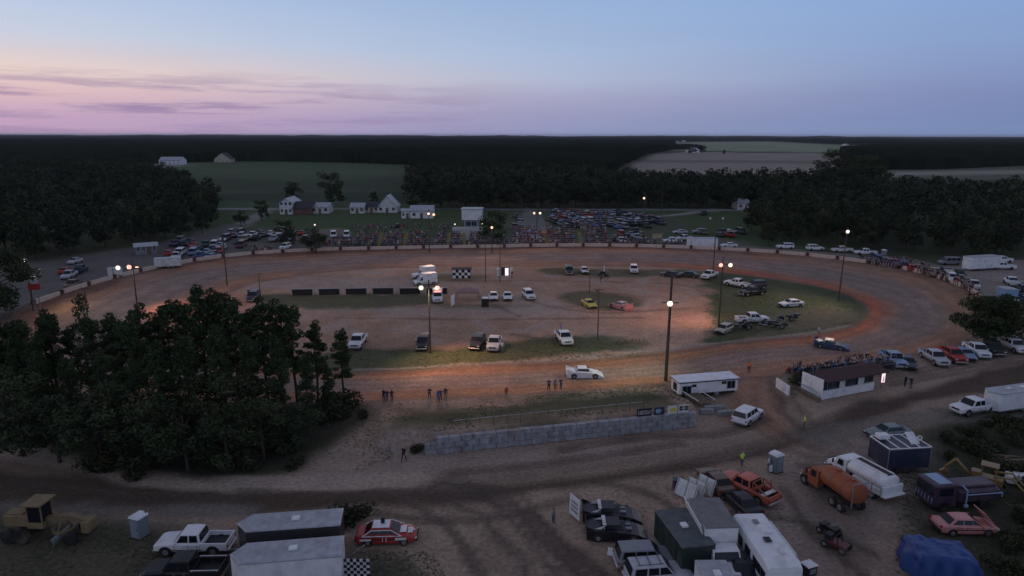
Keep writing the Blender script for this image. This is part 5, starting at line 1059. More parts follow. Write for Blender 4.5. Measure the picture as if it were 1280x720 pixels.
p = P3(1036, 668); root = thing('ATV', 'black quad bike parked behind the dark red machine', 'quad bike', p, R(-60)); root.name = 'quad_bike'; g = MB(); g.box((0, 0, .6), (1.5, .5, .35), BLACKP); g.box((.5, 0, .78), (.5, .8, .12), BLACKP); g.box((-.5, 0, .78), (.5, .8, .12), BLACKP); g.path([(.3, -.35, 1.05), (.4, 0, 1.0), (.3, .35, 1.05)], .03, STEEL); g.build('body', root)
for sx in (-.55, .55):
    for s in (-1, 1): wheel(root, sx, s * .45, .3, .25)
p = P3(1010, 718); m = MB(); m.box((0, 0, .45), (.9, .8, .8), BLKM); m.box((0, 0, .88), (.95, .85, .1), WHITE); m.box((0, -.42, .5), (.6, .04, .4), STEEL); o = m.build('cooler_box'); o.location = p; o.rotation_euler = (0, 0, .4); tag(o, 'white lidded dark box standing beside the front of the motorhome', 'box')
p = P3(1274, 606); m = MB(); m.box((0, 0, .6), (2.2, 1.0, .8), WHITE); m.box((.2, 0, 1.05), (1.5, .9, .12), WHITE); m.box((0, 0, .15), (2.0, .6, .2), BLKM); o = m.build('fibreglass_shell'); o.location = p; o.rotation_euler = (0, 0, R(-20)); tag(o, 'white box shaped shell lying at the right edge beside the loader bucket', 'shell')
p = P3(1266, 578); m = MB()
for i in range(6): m.box((random.uniform(-1, 1), random.uniform(-.6, .6), .2 + i * .07), (random.uniform(1.2, 2.4), .2, .08), WOOD, rz=random.uniform(-.6, .6))
o = m.build('timber_pile'); o.location = p; tag(o, 'loose pile of old boards in the brush at the right edge', 'timber pile')
p = P3(822, 696); m = MB(); m.box((0, 0, .5), (.6, .05, .6), OFFW, M=Matrix.Rotation(R(-20), 4, 'X')); m.cyl((0, .1, 0), (0, .1, .5), .04, .04, STEEL); o = m.build('small_sign'); o.location = P3(764, 697); o.rotation_euler = (0, 0, -.5); tag(o, 'small blank pale board lying by the dark race cars and the first grey SUV', 'sign')

# ================================================================ vehicles near the camera
VP('pickup', (199, 688), (290, 687), 'silver white crew cab pickup with an open bed parked side on in the lower left', WHITE)
o = VP('pickup', (188, 724), (276, 722), 'black pickup with pale bed rails cut by the bottom edge at lower left', BLACKP)
g = MB()
for s in (-1, 1): g.cyl((-2.8, s * .9, 1.25), (-.8, s * .9, 1.25), .035, .035, OFFW, 6)
for xq in (-2.7, -.9):
    for s in (-1, 1): g.cyl((xq, s * .9, 1.1), (xq, s * .9, 1.25), .03, .03, OFFW, 6)
g.build('bed_rail', o)
# red and white stock car, lower left
o = VP('sedan', (517, 674), (451, 676), 'red and white stock car with pale stripes beside the checkered board', REDP, name='stock_car', cat='race car'); g = MB()
g.box((-.4, 0, 1.47), (1.35, 1.1, .05), WHITE); g.box((1.35, 0, 1.0), (.5, .95, .04), WHITE); g.box((1.9, 0, .90), (.4, .8, .04), WHITE); g.build('white_panel', o)
g = MB(); W_ = .93
for s in (-1, 1): g.path([(-1.85, s * W_, .92), (-1.15, s * .78, 1.34), (.4, s * .78, 1.36), (1.25, s * W_, .92), (-1.85, s * W_, .92)], .035, WHITE, 5); g.box((-1.6, s * W_, .62), (.9, .02, .16), WHITE); g.box((1.2, s * W_, .66), (.9, .02, .2), WHITE)
g.build('stripe', o); text('8', .8, WHITE, o, (1.95, 0, .94), (0, 0, -math.pi / 2), 'number'); text('11', .55, WHITE, o, (-.1, -.935, .62), (math.pi / 2, 0, 0), 'number'); g = MB(); g.box((-.3, .1, 1.75), (.3, .25, .45), BLACKP); g.build('air_scoop', o)
VP('late', (800, 650), (727, 648), 'black low race car with a pale spoiler strip, the farther of the dark pair', BLACKP)
VP('late', (804, 671), (735, 669), 'black low race car with chrome glints, the nearer of the dark pair', BLACKP)
for o in [q for q in bpy.data.objects if q.name.startswith('race_car') and q.type == 'EMPTY']:
    g = MB(); g.box((-1.0, 0, 1.43), (.28, 1.5, .03), OFFW, b=.008); g.build('roof_strip', o); g = MB(); g.box((1.0, -.3, .93), (.5, .35, .16), STEEL); g.box((1.0, .3, .93), (.4, .3, .16), STEEL); g.build('engine_cover', o)
VP('suv', (844, 705), (772, 708), 'grey SUV with dark windows, the upper of two at the bottom edge', GREYP); VP('suv', (858, 724), (786, 730), 'silver SUV with a roof rack cut by the bottom edge', SILVER, rack=True)
o = VP('pickup', (912, 606), (958, 630), 'faded red pickup with a roll cage in its bed beside the haul road', ORANGEP); g = MB()
for xq in (-1.0, -1.8): g.path([(xq, -.8, 1.1), (xq, -.7, 1.85), (xq, .7, 1.85), (xq, .8, 1.1)], .06, RUST)
g.path([(-1.0, -.7, 1.85), (-2.7, -.8, 1.1)], .06, RUST); g.path([(-1.0, .7, 1.85), (-2.7, .8, 1.1)], .06, RUST); g.build('roll_cage', o); g = MB(); g.box((-2.2, 0, 1.2), (.4, 1.9, .12), OFFW); g.build('toolbox', o)
VP('sedan', (886, 600), (902, 616), 'dull brown car between the folding panels and the faded red pickup', BROWN); VP('sedan', (908, 618), (942, 650), 'black car tucked between the box truck and the faded red pickup', BLACKP)
VP('pickup', (934, 742), (918, 706), 'dark small pickup with a pale blue roof between the camper and the motorhome', DARKP)
o = bpy.context.scene.objects[-1]
VP('suv', (946, 518), (922, 534), 'white SUV seen from behind turning onto the haul road by the block wall', WHITE)
VP('pickup', (1192, 519), (1240, 512), 'white crew cab pickup towing the white travel trailer', WHITE)
VP('sedan', (1086, 548), (1132, 544), 'pale grey green old car with a cluttered roof beside the haul road', mat('grey_green_paint', (.20, .25, .25), rough=.5, var=.15, dirt=.4))
o = VP('sedan', (1236, 664), (1172, 663), 'faded pink old car with its rear lid raised behind the watermark area', PINKP); o['label'] = 'faded pink old car with its bonnet raised high in front of the purple truck'
g = MB(); g.box((1.55, 0, 1.45), (.06, 1.6, 1.5), PINKP, M=Matrix.Rotation(R(-42), 4, 'Y')); g.build('hood', o)
# late models on the track
VP('late', (750, 471), (711, 471), 'white and blue late model race car driving on the near straight', WHITE, name='late_model_race_car'); VP('late', (1054, 437), (1024, 433), 'blue late model race car entering the near straight', paint('deep_blue_paint', (.04, .065, .14)), name='late_model_race_car')
# row beside the near stand
row = [('pickup', (1126, 462), (1106, 448), 'pale silver pickup parked first right of the near bleachers', LBLUE), ('sedan', (1140, 466), (1128, 450), 'blue grey car parked between the pale silver pickup and the white striped one', NAVY), ('pickup', (1183, 462), (1152, 443), 'silver pickup with a bright white cab stripe in the right hand row', SILVER), ('pickup', (1205, 459), (1176, 440), 'dark red pickup in the right hand row of parked vehicles', REDP),
       ('sedan', (1217, 455), (1194, 439), 'light blue grey car parked between the red pickup and the white pickup', LBLUE), ('pickup', (1233, 452), (1208, 435), 'white pickup right of the light blue grey car in the row', WHITE), ('suv', (1252, 449), (1232, 433), 'dark green SUV with a white bumper in the right hand row', GREENP), ('sedan', (1241, 450), (1224, 434), 'low black car squeezed between the white pickup and the green SUV', BLACKP), ('pickup', (1279, 444), (1252, 431), 'white pickup at the right end of the row below the big tree', WHITE)]
for r_ in row: VP(r_[0], r_[1], r_[2], r_[3], r_[4])
# infield vehicles
inf = [('van', (518, 357), (545, 355), 'white box ambulance parked near the far straight', WHITE), ('pickup', (520, 348), (540, 346), 'white pickup directly behind the white box ambulance', WHITE), ('pickup', (547, 382), (547, 370), 'white and red rescue truck seen head on under the red floodlight', WHITE),
       ('sedan', (617, 379), (617, 369), 'white car facing the camera, first of three in mid infield', WHITE), ('sedan', (635, 379), (634, 369), 'white car facing the camera, second of three in mid infield', WHITE), ('suv', (666, 378), (656, 368), 'white SUV angled at the right of the three mid infield cars', WHITE),
       ('sedan', (743, 388), (730, 379), 'yellow race car parked on the small grass patch', YELLOWP), ('late', (766, 383), (784, 388), 'pink and white race car parked right of the yellow one', PINKP), ('hatch', (733, 345), (728, 338), 'white hatchback parked at the top edge of the infield', WHITE), ('suv', (793, 345), (791, 336), 'white SUV facing the camera at the top edge of the infield', WHITE),
       ('sedan', (832, 345), (845, 347), 'dark parked car at the upper right of the infield', DARKP), ('sedan', (854, 346), (866, 347), 'dark green parked car at the upper right of the infield', GREENP), ('pickup', (880, 350), (893, 345), 'white pickup at the top edge of the infield under the red floodlight', WHITE), ('pickup', (913, 357), (930, 360), 'white pickup in front of the dark trucks in the right infield', WHITE),
       ('pickup', (930, 370), (950, 368), 'black pickup parked nearest in the right infield cluster', BLACKP), ('suv', (938, 361), (950, 360), 'charcoal SUV at the back of the right infield cluster', DARKP), ('sedan', (974, 384), (1003, 382), 'white race car alone on the grass of the right infield', WHITE), ('pickup', (958, 403), (922, 404), 'white pickup standing above the dark machinery in the right infield', WHITE),
       ('hatch', (899, 418), (910, 413), 'small pale vehicle at the left of the dark machinery pile', BEIGE), ('pickup', (444, 437), (451, 427), 'white pickup half hidden by the pine at the left infield', WHITE), ('suv', (527, 439), (531, 429), 'dark tow vehicle facing the camera below the infield floodlight', BLACKP), ('suv', (593, 438), (600, 429), 'dark vehicle left of the silver pickup at the near infield edge', DARKP),
       ('pickup', (616, 440), (620, 429), 'silver pickup facing the camera at the near infield edge', SILVER), ('pickup', (710, 434), (700, 421), 'white and blue tow truck angled at the near infield edge', WHITE), ('suv', (712, 346), (711, 338), 'dark green utility vehicle at the top edge of the infield', GREENP), ('suv', (313, 378), (320, 372), 'dark vehicle parked by the far left infield panel', DARKP)]
for r_ in inf:
    o = VP(r_[0], r_[1], r_[2], r_[3], r_[4])
    if 'ambulance' in r_[3]: g = MB(); g.box((-.9, 0, 1.7), (3.2, 2.1, 1.9), WHITE, b=.06); g.build('box_body', o); g = MB(); g.box((-.9, -1.06, 1.9), (2.4, .03, .4), BLUEP, b=.005); g.build('stripe', o)
    if 'rescue truck' in r_[3]: g = MB(); g.box((-1.7, 0, 1.5), (2.1, 1.9, 1.1), WHITE, b=.05); g.build('box_body', o); g = MB(); g.box((0, 0, 1.88), (.4, 1.3, .14), emat('beacon', (1, .1, .05), 6)); g.build('beacon', o)
    if 'tow truck' in r_[3]: g = MB(); g.path([(-1.2, 0, 1.1), (-2.9, 0, 2.2)], .09, BLUEP); g.box((-1.8, 0, 1.15), (1.4, 1.4, .3), BLUEP); g.build('crane', o)
# machinery pile in the right infield
for i, (px, py, lb) in enumerate(((912, 412, 'dark implement heap at the left of the right infield pile'), (940, 411, 'dark implement heap below the white pickup in the right infield'), (970, 409, 'dark implement heap at the right end of the right infield pile'), (755, 346, 'black tractor like machine with a pale exhaust at the top of the infield'), (985, 400, 'low dark scrap behind the right infield pile'))):
    p = P3(px, py); root = thing('farm_implement', lb, 'machinery', p, R(random.uniform(-20, 20))); rs3 = np.random.RandomState(i); g = MB()
    for q in range(7): g.box((rs3.uniform(-1.7, 1.7), rs3.uniform(-.7, .7), rs3.uniform(.3, 1.0)), (rs3.uniform(.5, 1.6), rs3.uniform(.2, .7), rs3.uniform(.2, .6)), DARKP, rz=rs3.uniform(-.6, .6))
    g.path([(-1.8, 0, .5), (-.5, .2, 1.7), (1.2, 0, 1.2), (2.0, 0, .4)], .07, STEEL); g.build('frame', root)
    for s in (-1, 1): wheel(root, rs3.uniform(-1, 1), s * .8, .42, .25)
    if i == 3: g = MB(); g.cyl((0, 0, 1.2), (0, 0, 2.6), .12, .12, OFFW); g.build('exhaust', root)

# ================================================================ parked cars in the lots (a few pixels each)
FARP = [('white', WHITE), ('silver', SILVER), ('grey', GREYP), ('black', BLACKP), ('black', BLACKP), ('grey', GREYP), ('charcoal', DARKP), ('dark green', GREENP), ('brown', BROWN), ('navy', NAVY), ('red', REDP), ('navy', NAVY), ('dark red', MAROON), ('blue', BLUEP), ('tan', TANP), ('white', OFFW), ('pale blue', LBLUE)]
LOWP = {}
ROWL = {}
def far_car(x, y, rz, where, kind=None, paint_=None):
    kind = kind or random.choice(['sedan', 'sedan', 'suv', 'pickup', 'pickup', 'hatch', 'van']); nm, pm = paint_ or random.choice(FARP)
    if kind not in LOWP: LOWP[kind] = vehicle(kind, 'parked_car', low=True); o = LOWP[kind]
    else: o = link(LOWP[kind].copy())
    o.location = (x, y, ground_z(x, y)); o.rotation_euler = (0, 0, rz); repaint(o, pm); kn = {'sedan': 'saloon car', 'hatch': 'hatchback', 'suv': 'SUV', 'van': 'van', 'pickup': 'pickup'}[kind]
    tag(o, '%s %s %s' % (nm, kn, where), 'pickup truck' if kind == 'pickup' else ('van' if kind == 'van' else 'car'), '%s %ss %s' % (nm, kn, where))
NFAR = 0
def lot(poly, where, dx, dy, ang, jit=.25, fill=.9, rzj=.05):
    global NFAR
    P = GP(poly); ca, sa = math.cos(ang), math.sin(ang); c = P.mean(0); ext = float(np.abs(P - c).max()) * 1.5
    for a in np.arange(-ext, ext, dx):
        for b in np.arange(-ext, ext, dy):
            x, y = c[0] + a * ca - b * sa, c[1] + a * sa + b * ca
            if inpoly(np.array([x]), np.array([y]), P)[0] and random.random() < fill:
                far_car(x + random.uniform(-jit, jit), y + random.uniform(-jit, jit), ang + math.pi / 2 + (math.pi if random.random() < .5 else 0) + random.uniform(-rzj, rzj), where); NFAR += 1
lot([(684, 277), (690, 266), (760, 265), (800, 269), (828, 274), (826, 284), (760, 287), (700, 286)], 'in the packed field behind the stands', 2.8, 6.6, R(14), fill=.93)
lot([(640, 288), (641, 271), (651, 272), (660, 283)], 'on grass left of the driveway', 3.2, 8, R(10), fill=.7)
lot([(766, 303), (774, 290), (800, 291), (812, 303), (800, 306)], 'right of the last grandstand', 3.4, 7.0, R(4), fill=.8)
lot([(272, 300), (282, 290), (326, 289), (330, 297), (300, 312), (262, 316)], 'in rows beyond the left bend', 3.0, 7.0, R(4), fill=.85)
lot([(196, 322), (210, 312), (268, 304), (286, 314), (262, 325), (232, 327)], 'in the lot behind the left wall', 3.1, 6.6, R(12), fill=.8)
lot([(334, 300), (340, 288), (380, 290), (384, 304), (360, 306)], 'between the roadside trees', 3.2, 6.4, R(8), fill=.7)
lot([(640, 303), (642, 292), (700, 291), (690, 300)], 'behind the broad stand', 3.2, 6.4, R(4), fill=.5)
lot([(846, 300), (850, 293), (930, 292), (930, 299)], 'in the thin row behind the race trailer', 3.2, 6.4, R(4), fill=.5)
lot([(205, 312), (216, 302), (262, 298), (268, 303)], 'under the edge of the left wood', 3.1, 6.6, R(12), fill=.6)
lot([(58, 352), (64, 340), (110, 336), (104, 346)], 'at the far left of the lot', 3.4, 7, R(14), fill=.6)
lot([(62, 368), (70, 358), (98, 352), (94, 362)], 'beside the red panel sign', 4.0, 7, R(14), fill=.9)
lot([(1072, 328), (1078, 321), (1120, 328), (1150, 338), (1146, 346)], 'by the far right bend wall', 2.9, 5.6, R(-14), fill=.95)
lot([(1150, 347), (1160, 338), (1200, 345), (1226, 358), (1226, 370), (1206, 362)], 'behind the far right bend', 2.8, 5.6, R(-24), fill=.95)
lot([(1262, 372), (1262, 352), (1300, 352), (1300, 385), (1268, 385)], 'right edge above the big tree', 3.0, 6.0, R(-20), fill=.9)
for pf, pr, kd, cl, wh in (((832, 304), (848, 304), 'pickup', ('white', WHITE), 'beside the long white race trailer behind the wall'), ((850, 301), (860, 300), 'pickup', ('white', OFFW), 'half behind the long white race trailer'), ((904, 309), (918, 309), 'sedan', ('white', WHITE), 'right of the long white race trailer'), ((970, 311), (992, 311), 'suv', ('white', WHITE), 'first on the left of the row below the right wood'), ((1027, 313), (1010, 313), 'suv', ('white', WHITE), 'second in the row below the right wood'), ((1042, 315.5), (1062, 315.5), 'pickup', ('white', OFFW), 'third in the row below the right wood'), ((1069, 318.5), (1094, 319), 'pickup', ('white', WHITE), 'fourth in the row below the right wood next to the toilet'),
                           ((1176, 331), (1196, 331), 'van', ('grey', GREYP), 'left of the long white trailer at the right wood'), ((1240, 329), (1262, 328), 'pickup', ('white', WHITE), 'behind the long white trailer at the right wood'), ((1240, 336), (1264, 337), 'pickup', ('white', WHITE), 'in front of the long white trailer at the right wood'), ((417, 299), (417, 294), 'van', ('white', WHITE), 'left one of the two facing the camera by the first bleachers'), ((433, 299), (434, 294), 'van', ('white', WHITE), 'right one of the two facing the camera by the first bleachers'),
                           ((350, 314), (363, 309), 'suv', ('white', WHITE), 'alone behind the left wall under the roadside trees'), ((277, 322), (256, 325), 'sedan', ('pale blue', LBLUE), 'close to the left wall beside the packed rows'), ((493, 285), (499, 284), 'sedan', ('dark', BLACKP), 'on the open grass behind the bleachers'), ((877, 270), (882, 268), 'suv', ('dark', BLACKP), 'alone on the green field beside the track road'), ((925, 291), (900, 292), 'sedan', ('white', WHITE), 'on the grass edge behind the white race trailer'), ((845, 292), (855, 292), 'sedan', ('silver', SILVER), 'left in the thin grass row behind the race trailer'), ((868, 292), (880, 292), 'suv', ('grey', GREYP), 'middle in the thin grass row behind the race trailer'), ((88, 331), (100, 327), 'sedan', ('silver', SILVER), 'under the trees at the far left')):
    A, B = P3(*pf), P3(*pr); c = (A + B) / 2; far_car(c.x, c.y, math.atan2(A.y - B.y, A.x - B.x), wh, kd, cl)
print('far cars', NFAR)

# ================================================================ people on foot
for a in ((936, 466, 'marshal in a bright orange red suit standing at the track gate', 'orange', 0), (1005, 536, 'marshal in a lime hi vis top standing on the haul road', 'hi', 1.2), (927, 584, 'marshal in a pale yellow top behind the faded red pickup', 'hi', .4), (692, 656, 'person in grey standing alone left of the white board', 'grey', 2),
          (1131, 484, 'person in black, left of the two by the lit sign', 'black', .5), (1138, 486, 'person in black, right of the two by the lit sign', 'black', 3), (633, 499, 'person in a red top and white trousers beside the near straight', 'red', .3), (960, 590, 'person in white beside the portable toilet near the haul road', 'white', 1)): PP(a[0], a[1], a[2], a[3], a[4], 'stand')
PP(487, 574, 'person in grey walking towards the block wall, left of a pair', 'grey', -.4, 'walk'); PP(505, 577, 'person in black with a pale collar, right of the pair on the dirt', 'black', 2.8, 'walk')
for i, (px, py, c_) in enumerate(((480, 502, 'black'), (484, 503, 'navy'), (490, 503, 'black'), (537, 500, 'black'), (548, 503, 'blue'), (551, 502, 'navy'), (557, 500, 'navy'), (686, 489, 'navy'), (694, 489, 'grey'), (701, 488, 'navy'))):
    wh = 'the left group by the dark shed at the trackside' if i < 3 else ('the middle group standing at the near straight' if i < 7 else 'the right group standing near the passing white race car')
    PP(px, py, 'person in %s, %s in %s' % (c_, ['first', 'second', 'third', 'fourth'][[0, 1, 2, 0, 1, 2, 3, 0, 1, 2][i]], wh), c_, random.uniform(2.2, 4), random.choice(['stand', 'cross']))
PP(640, 347, 'person in black beside the glowing booth', 'black', 1); PP(751, 354, 'person in dark clothes standing alone below the far straight', 'black', 1); PP(746, 371, 'person in dark clothes by the short bare infield pole', 'navy', 1); PP(1023, 420, 'person in white at the near right corner of the infield', 'white', 0); PP(628, 440, 'person in white beside the silver infield pickup', 'white', 0)
bpy.data.objects['person'].update_tag()
for px, py in [(1070 + i * 3.5, 330.5 + i * .55 + (i > 20) * (i - 20) * .45) for i in range(34)]:
    q = P3(px, py - 3); c_ = random.choice(cols); person(q, random.uniform(2.6, 3.8), '%s-topped spectator standing at the far right bend wall' % c_, c_, 'stand', 0, group='%s topped spectators behind the far right bend wall' % c_)
print('people', NPEO[0])

# ================================================================ trees
# the near pine grove on the left
GROVE = 'pines of the dark grove on the left'
row1 = [(-25, 440, 1.05), (8, 402, 1.0), (40, 405, 1.0), (75, 392, 1.0), (118, 372, 1.02), (160, 400, .95), (188, 384, 1.0), (222, 380, 1.0), (262, 361, 1.05), (300, 372, 1.05), (336, 376, 1.05), (372, 386, 1.0), (398, 404, .95), (430, 414, .92)]
def tree_at_top(kind, seed, px, base_y, top_y, label, group, w=1.0, protoh=15.5):
    p = P3(px, base_y); h = hgt(p, top_y) - p.z; s = h / protoh; return tree(kind, seed, p.x, p.y, s * w, label, group, sz=s)
lb0 = 'tall dark pine in the dense grove on the left, crown merging with its neighbours'
for i, (px, ty, _) in enumerate(row1):
    by = [520, 520, 525, 518, 515, 522, 520, 512, 510, 512, 508, 506, 502, 503][i]; lb = {13: 'slender pine at the right end of the grove, half hiding the white infield pickup', 12: 'thin pine second from the right end of the grove', 8: 'tallest broad pine near the middle of the grove with a bushy green top', 4: 'narrow pine with a twiggy dark top rising left in the grove'}.get(i, lb0)
    tree_at_top('pine' if i != 4 else 'pined', 10 + i % 4, px, by, ty, lb, None if i in (13, 12, 8, 4) else GROVE, 1.05 if i != 4 else .8)
for i, (px, ty) in enumerate([(-20, 425), (22, 436), (60, 424), (97, 428), (142, 420), (178, 432), (207, 408), (243, 400), (282, 388), (320, 402), (354, 400), (386, 424), (412, 436)]):
    tree_at_top('pine', 10 + (i + 2) % 4, px, [548, 550, 552, 555, 558, 562, 560, 556, 552, 550, 545, 535, 520][i], ty + 22, lb0, GROVE, 1.0)
for i, (px, by, ty) in enumerate([(-8, 534, 412), (24, 512, 408), (-30, 515, 400), (42, 532, 404), (70, 508, 402), (128, 528, 400), (150, 510, 396), (58, 536, 424), (98, 510, 412), (174, 534, 404), (205, 506, 394), (240, 508, 380), (282, 505, 366), (318, 505, 390), (355, 504, 378)]): tree_at_top('pine', 10 + (i * 3) % 4, px, by, ty, lb0, GROVE, 1.12)
for i, (px, by, ty) in enumerate([(30, 570, 470), (75, 578, 478), (130, 582, 480), (185, 585, 500), (235, 588, 500), (285, 586, 505), (330, 575, 500), (370, 560, 490), (240, 560, 470), (300, 560, 470)]):
    tree_at_top('broad', 30 + i % 3, px, by, ty, 'dark leafy tree at the foot of the pine grove above the haul road', 'leafy trees at the foot of the grove', 1.25, 14)
for i in range(34):
    px = random.uniform(120, 430); py = 520 + (px < 380) * random.uniform(0, 66) + random.uniform(0, 15) - max(0, px - 380) * .3; p = P3(px, py); tree('bush', 50 + i % 3, p.x, p.y, random.uniform(.8, 1.8), 'dark scrubby bush in the undergrowth below the pine grove', 'undergrowth bushes below the grove')
for px, py, s, lb in ((435, 655, 1.3, 'round dark bush behind the rear of the dark sided trailer'), (449, 650, 1.1, 'twiggy bush right of the dark sided trailer, nearest the stock car'), (521, 566, .75, 'small rounded bush at the left end of the block wall'), (995, 482, 1.3, 'leafy shrub in the corner left of the white hut'), (1008, 474, 1.1, 'shrub growing against the near bleachers'), (430, 520, 1.0, 'scrubby bush at the right foot of the pine grove'), (455, 522, .8, 'low scrub by the trackside below the grove')):
    p = P3(px, py); tree('bush', 50, p.x, p.y, s, lb)
for i in range(90):
    px = random.uniform(1120, 1300); py = random.uniform(530, 730)
    if (1150 < px < 1260 and 595 < py < 680) or (px < 1165 and py < 700) or (1135 < px < 1240 and py > 675): continue
    if py < 548 - (px - 1150) * .2: continue
    p = P3(px, py); tree('bush', 50 + i % 3, p.x, p.y, random.uniform(.5, 1.35), 'dark brush clump on the rough ground at the right edge', 'brush clumps at the right edge')
B_ = [q for q in bpy.data.objects if q.get('group') == 'brush clumps at the right edge']; number_row(B_, 'dark brush clump, %s from the left on the rough ground at the right edge')
# big round tree, right
p = P3(1230, 430); tree('dense', 31, p.x, p.y, 1, 'large round dark tree in front of the far right bend', sz=1)
tr = [q for q in bpy.data.objects if q.get('label') == 'large round dark tree in front of the far right bend'][0]; hh = hgt(p, 366) - p.z; s = hh / 14; tr.scale = (s * 1.35, s * 1.15, s)
p = P3(1256, 432); tree('dense', 32, p.x, p.y, .6, 'smaller dark tree touching the right side of the big round tree')
tree_at_top('dense', 33, -6, 400, 312, 'green leafy tree at the left edge beside the white floodlight', None, 1.2, 14)
for px, by, ty, lb in ((357, 308, 276, 'round roadside tree left of the small white lamp'), (394, 316, 281, 'roadside tree right behind the small white lamp'), (617, 306, 263, 'round tree in front of the press box beside the warm floodlight'), (414, 259, 216, 'tall dark tree behind the small white houses'), (327, 275, 251, 'small tree beside the bare driveway left of the farmhouse'), (368, 256, 228, 'dark tree behind the white two storey farmhouse'), (301, 282, 262, 'small rounded tree on the grass beyond the left lot'), (960, 306, 278, 'rounded tree at the near corner of the right wood'), (467, 256, 240, 'small tree behind the gable house'), (517, 262, 243, 'low tree between the gable house and the white shed')):
    tree_at_top('broad', 30 + int(px) % 3, px, by, ty, lb, None, 1.2, 14)
# woods: front rows as individual trees, the mass behind as one stand each
def wood(poly_px, front, name, label, glabel, ggroup, nfront=50, sp=8.0, hs=(11, 17), maxy=900, seed=0):
    rs = np.random.RandomState(seed); P = GP(poly_px); x0, y0 = P.min(0); x1, y1 = P.max(0); y1 = min(y1, maxy); pts_ = []
    for y in np.arange(y0, y1, sp * .9):
        for x in np.arange(x0, x1, sp): pts_.append((x + rs.uniform(-.45, .45) * sp, y + rs.uniform(-.45, .45) * sp))
    pts_ = np.array(pts_); pts_ = pts_[inpoly(pts_[:, 0], pts_[:, 1], P)]
    vis = np.abs(pts_[:, 0] / pts_[:, 1]) < .85; pts_ = pts_[vis]; dist = pts_[:, 1] + np.abs(pts_[:, 0]) * .15
    sd_ = pdist(pts_[:, 0], pts_[:, 1], GP(front), False); order = np.argsort(sd_ + dist * .02); fr = pts_[order[:nfront]]; rest = pts_[order[nfront:]]
    for (x, y) in fr: tree('far', 70 + rs.randint(5), x, y, rs.uniform(*hs) / 15, glabel, ggroup)
    lib = []
    for k in range(4):
        r2 = np.random.RandomState(900 + k); cl = []
        for i in range(12):
            t = r2.uniform(.35, .97); e = math.sqrt(max(.05, 1 - ((t - .55) / .5) ** 2)); w = 5.0 * e * r2.uniform(.2, 1); a = r2.uniform(0, 6.28); cl.append(((math.cos(a) * w, math.sin(a) * w, 15 * t), 1.9, 13, .8))
        lib.append(leaves(cl, .75, r2, (.036, .050, .027)))
    Vs, Cs = [], []
    for (x, y) in rest:
        V, Cc = lib[rs.randint(4)]; a = rs.uniform(0, 6.28); s = rs.uniform(*hs) / 15; R2 = np.array([[math.cos(a), -math.sin(a), 0], [math.sin(a), math.cos(a), 0], [0, 0, 1]]); Vs.append(V @ R2.T * s + np.array([x, y, 0])); Cs.append(Cc * rs.uniform(.7, 1.3))
    V = np.concatenate(Vs); me = raw_mesh(name, V, np.arange(len(V)).reshape(-1, 4), np.concatenate(Cs)); me.materials.append(LEAF); o = link(bpy.data.objects.new(name, me)); tag(o, label, 'wood', kind='stuff'); print(name, len(fr), len(rest))
wood([(-300, 335), (60, 326), (150, 313), (215, 303), (262, 291), (278, 276), (272, 255), (235, 236), (200, 222), (120, 216), (-300, 218)], [(-300, 335), (60, 326), (150, 313), (215, 303), (262, 291), (278, 276)], 'left_wood', 'dark mass of woodland left beyond the parking lots', 'dark leafy tree in the front edge of the left wood beyond the lots', 'trees along the front of the left wood', 46, 9, (8, 13), seed=1)
wood([(512, 262), (640, 262), (760, 262), (935, 262), (1010, 258), (1030, 252), (1030, 239), (800, 236), (740, 228), (512, 228)], [(512, 262), (935, 262), (1010, 258)], 'middle_wood', 'dark wooded belt behind the track road and stands', 'dark leafy tree in the front edge of the wooded belt behind the parking field', 'trees along the front of the middle wood', 56, 8, (10.5, 14), seed=2)
wood([(935, 290), (945, 305), (1010, 308), (1100, 314), (1180, 325), (1260, 325), (1500, 330), (1500, 246), (1250, 248), (1180, 246), (1120, 240), (1060, 238), (1010, 244), (960, 262)], [(935, 290), (945, 305), (1010, 308), (1100, 314), (1180, 325), (1260, 325), (1400, 330)], 'right_wood', 'dark mass of woodland right beyond the far bend', 'dark leafy tree in the front edge of the right wood beyond the far bend', 'trees along the front of the right wood', 62, 9, (8, 12.5), seed=3)
for i, (px, by, ty) in enumerate([(1042, 235, 186), (1052, 236, 190), (1066, 240, 196), (1080, 240, 194), (1030, 238, 196), (1090, 238, 200)]): tree_at_top('broad', 30 + i % 3, px, by, ty, 'tall dark tree of the clump rising above the tan field at the right wood', 'tall clump above the tan field', 1.3, 14)
for i, (px, by, ty) in enumerate([(862, 193, 184), (869, 192, 181), (878, 192, 180), (905, 193, 187)]): tree_at_top('far', 70 + i, px, by, ty, 'small distant tree between the tan field and the far green field', 'distant trees at the tan field edge', 1.2, 15)
# far forest canopy out to the horizon: a bumpy crown surface, open over the fields
rs = np.random.RandomState(11); az_ = np.linspace(-.78, .78, 1150); dd_ = 420 * np.exp(np.linspace(0, math.log(16000 / 420), 460)); AZ, DD = np.meshgrid(az_, dd_); FX, FY = DD * np.tan(AZ), DD.copy()
fields = [[(190, 262), (196, 206), (215, 203.5), (300, 201.5), (420, 203), (505, 206), (516, 230), (540, 262)], [(770, 218), (790, 204), (812, 193), (845, 187), (960, 187.5), (1045, 188), (1050, 216), (1050, 238), (760, 236)], [(842, 186), (846, 177), (960, 176.3), (1110, 183), (1070, 189), (1040, 191)], [(1030, 238), (1060, 213), (1180, 212), (1300, 207), (1400, 207), (1400, 246), (1180, 244)], [(148, 206), (180, 204.5), (196, 204.5), (196, 208), (160, 209)],
          [(255, 300), (255, 238), (520, 240), (540, 300)], [(1150, 204), (1200, 202), (1260, 203), (1200, 206)], [(1060, 207), (1090, 204), (1120, 206), (1080, 209)]]
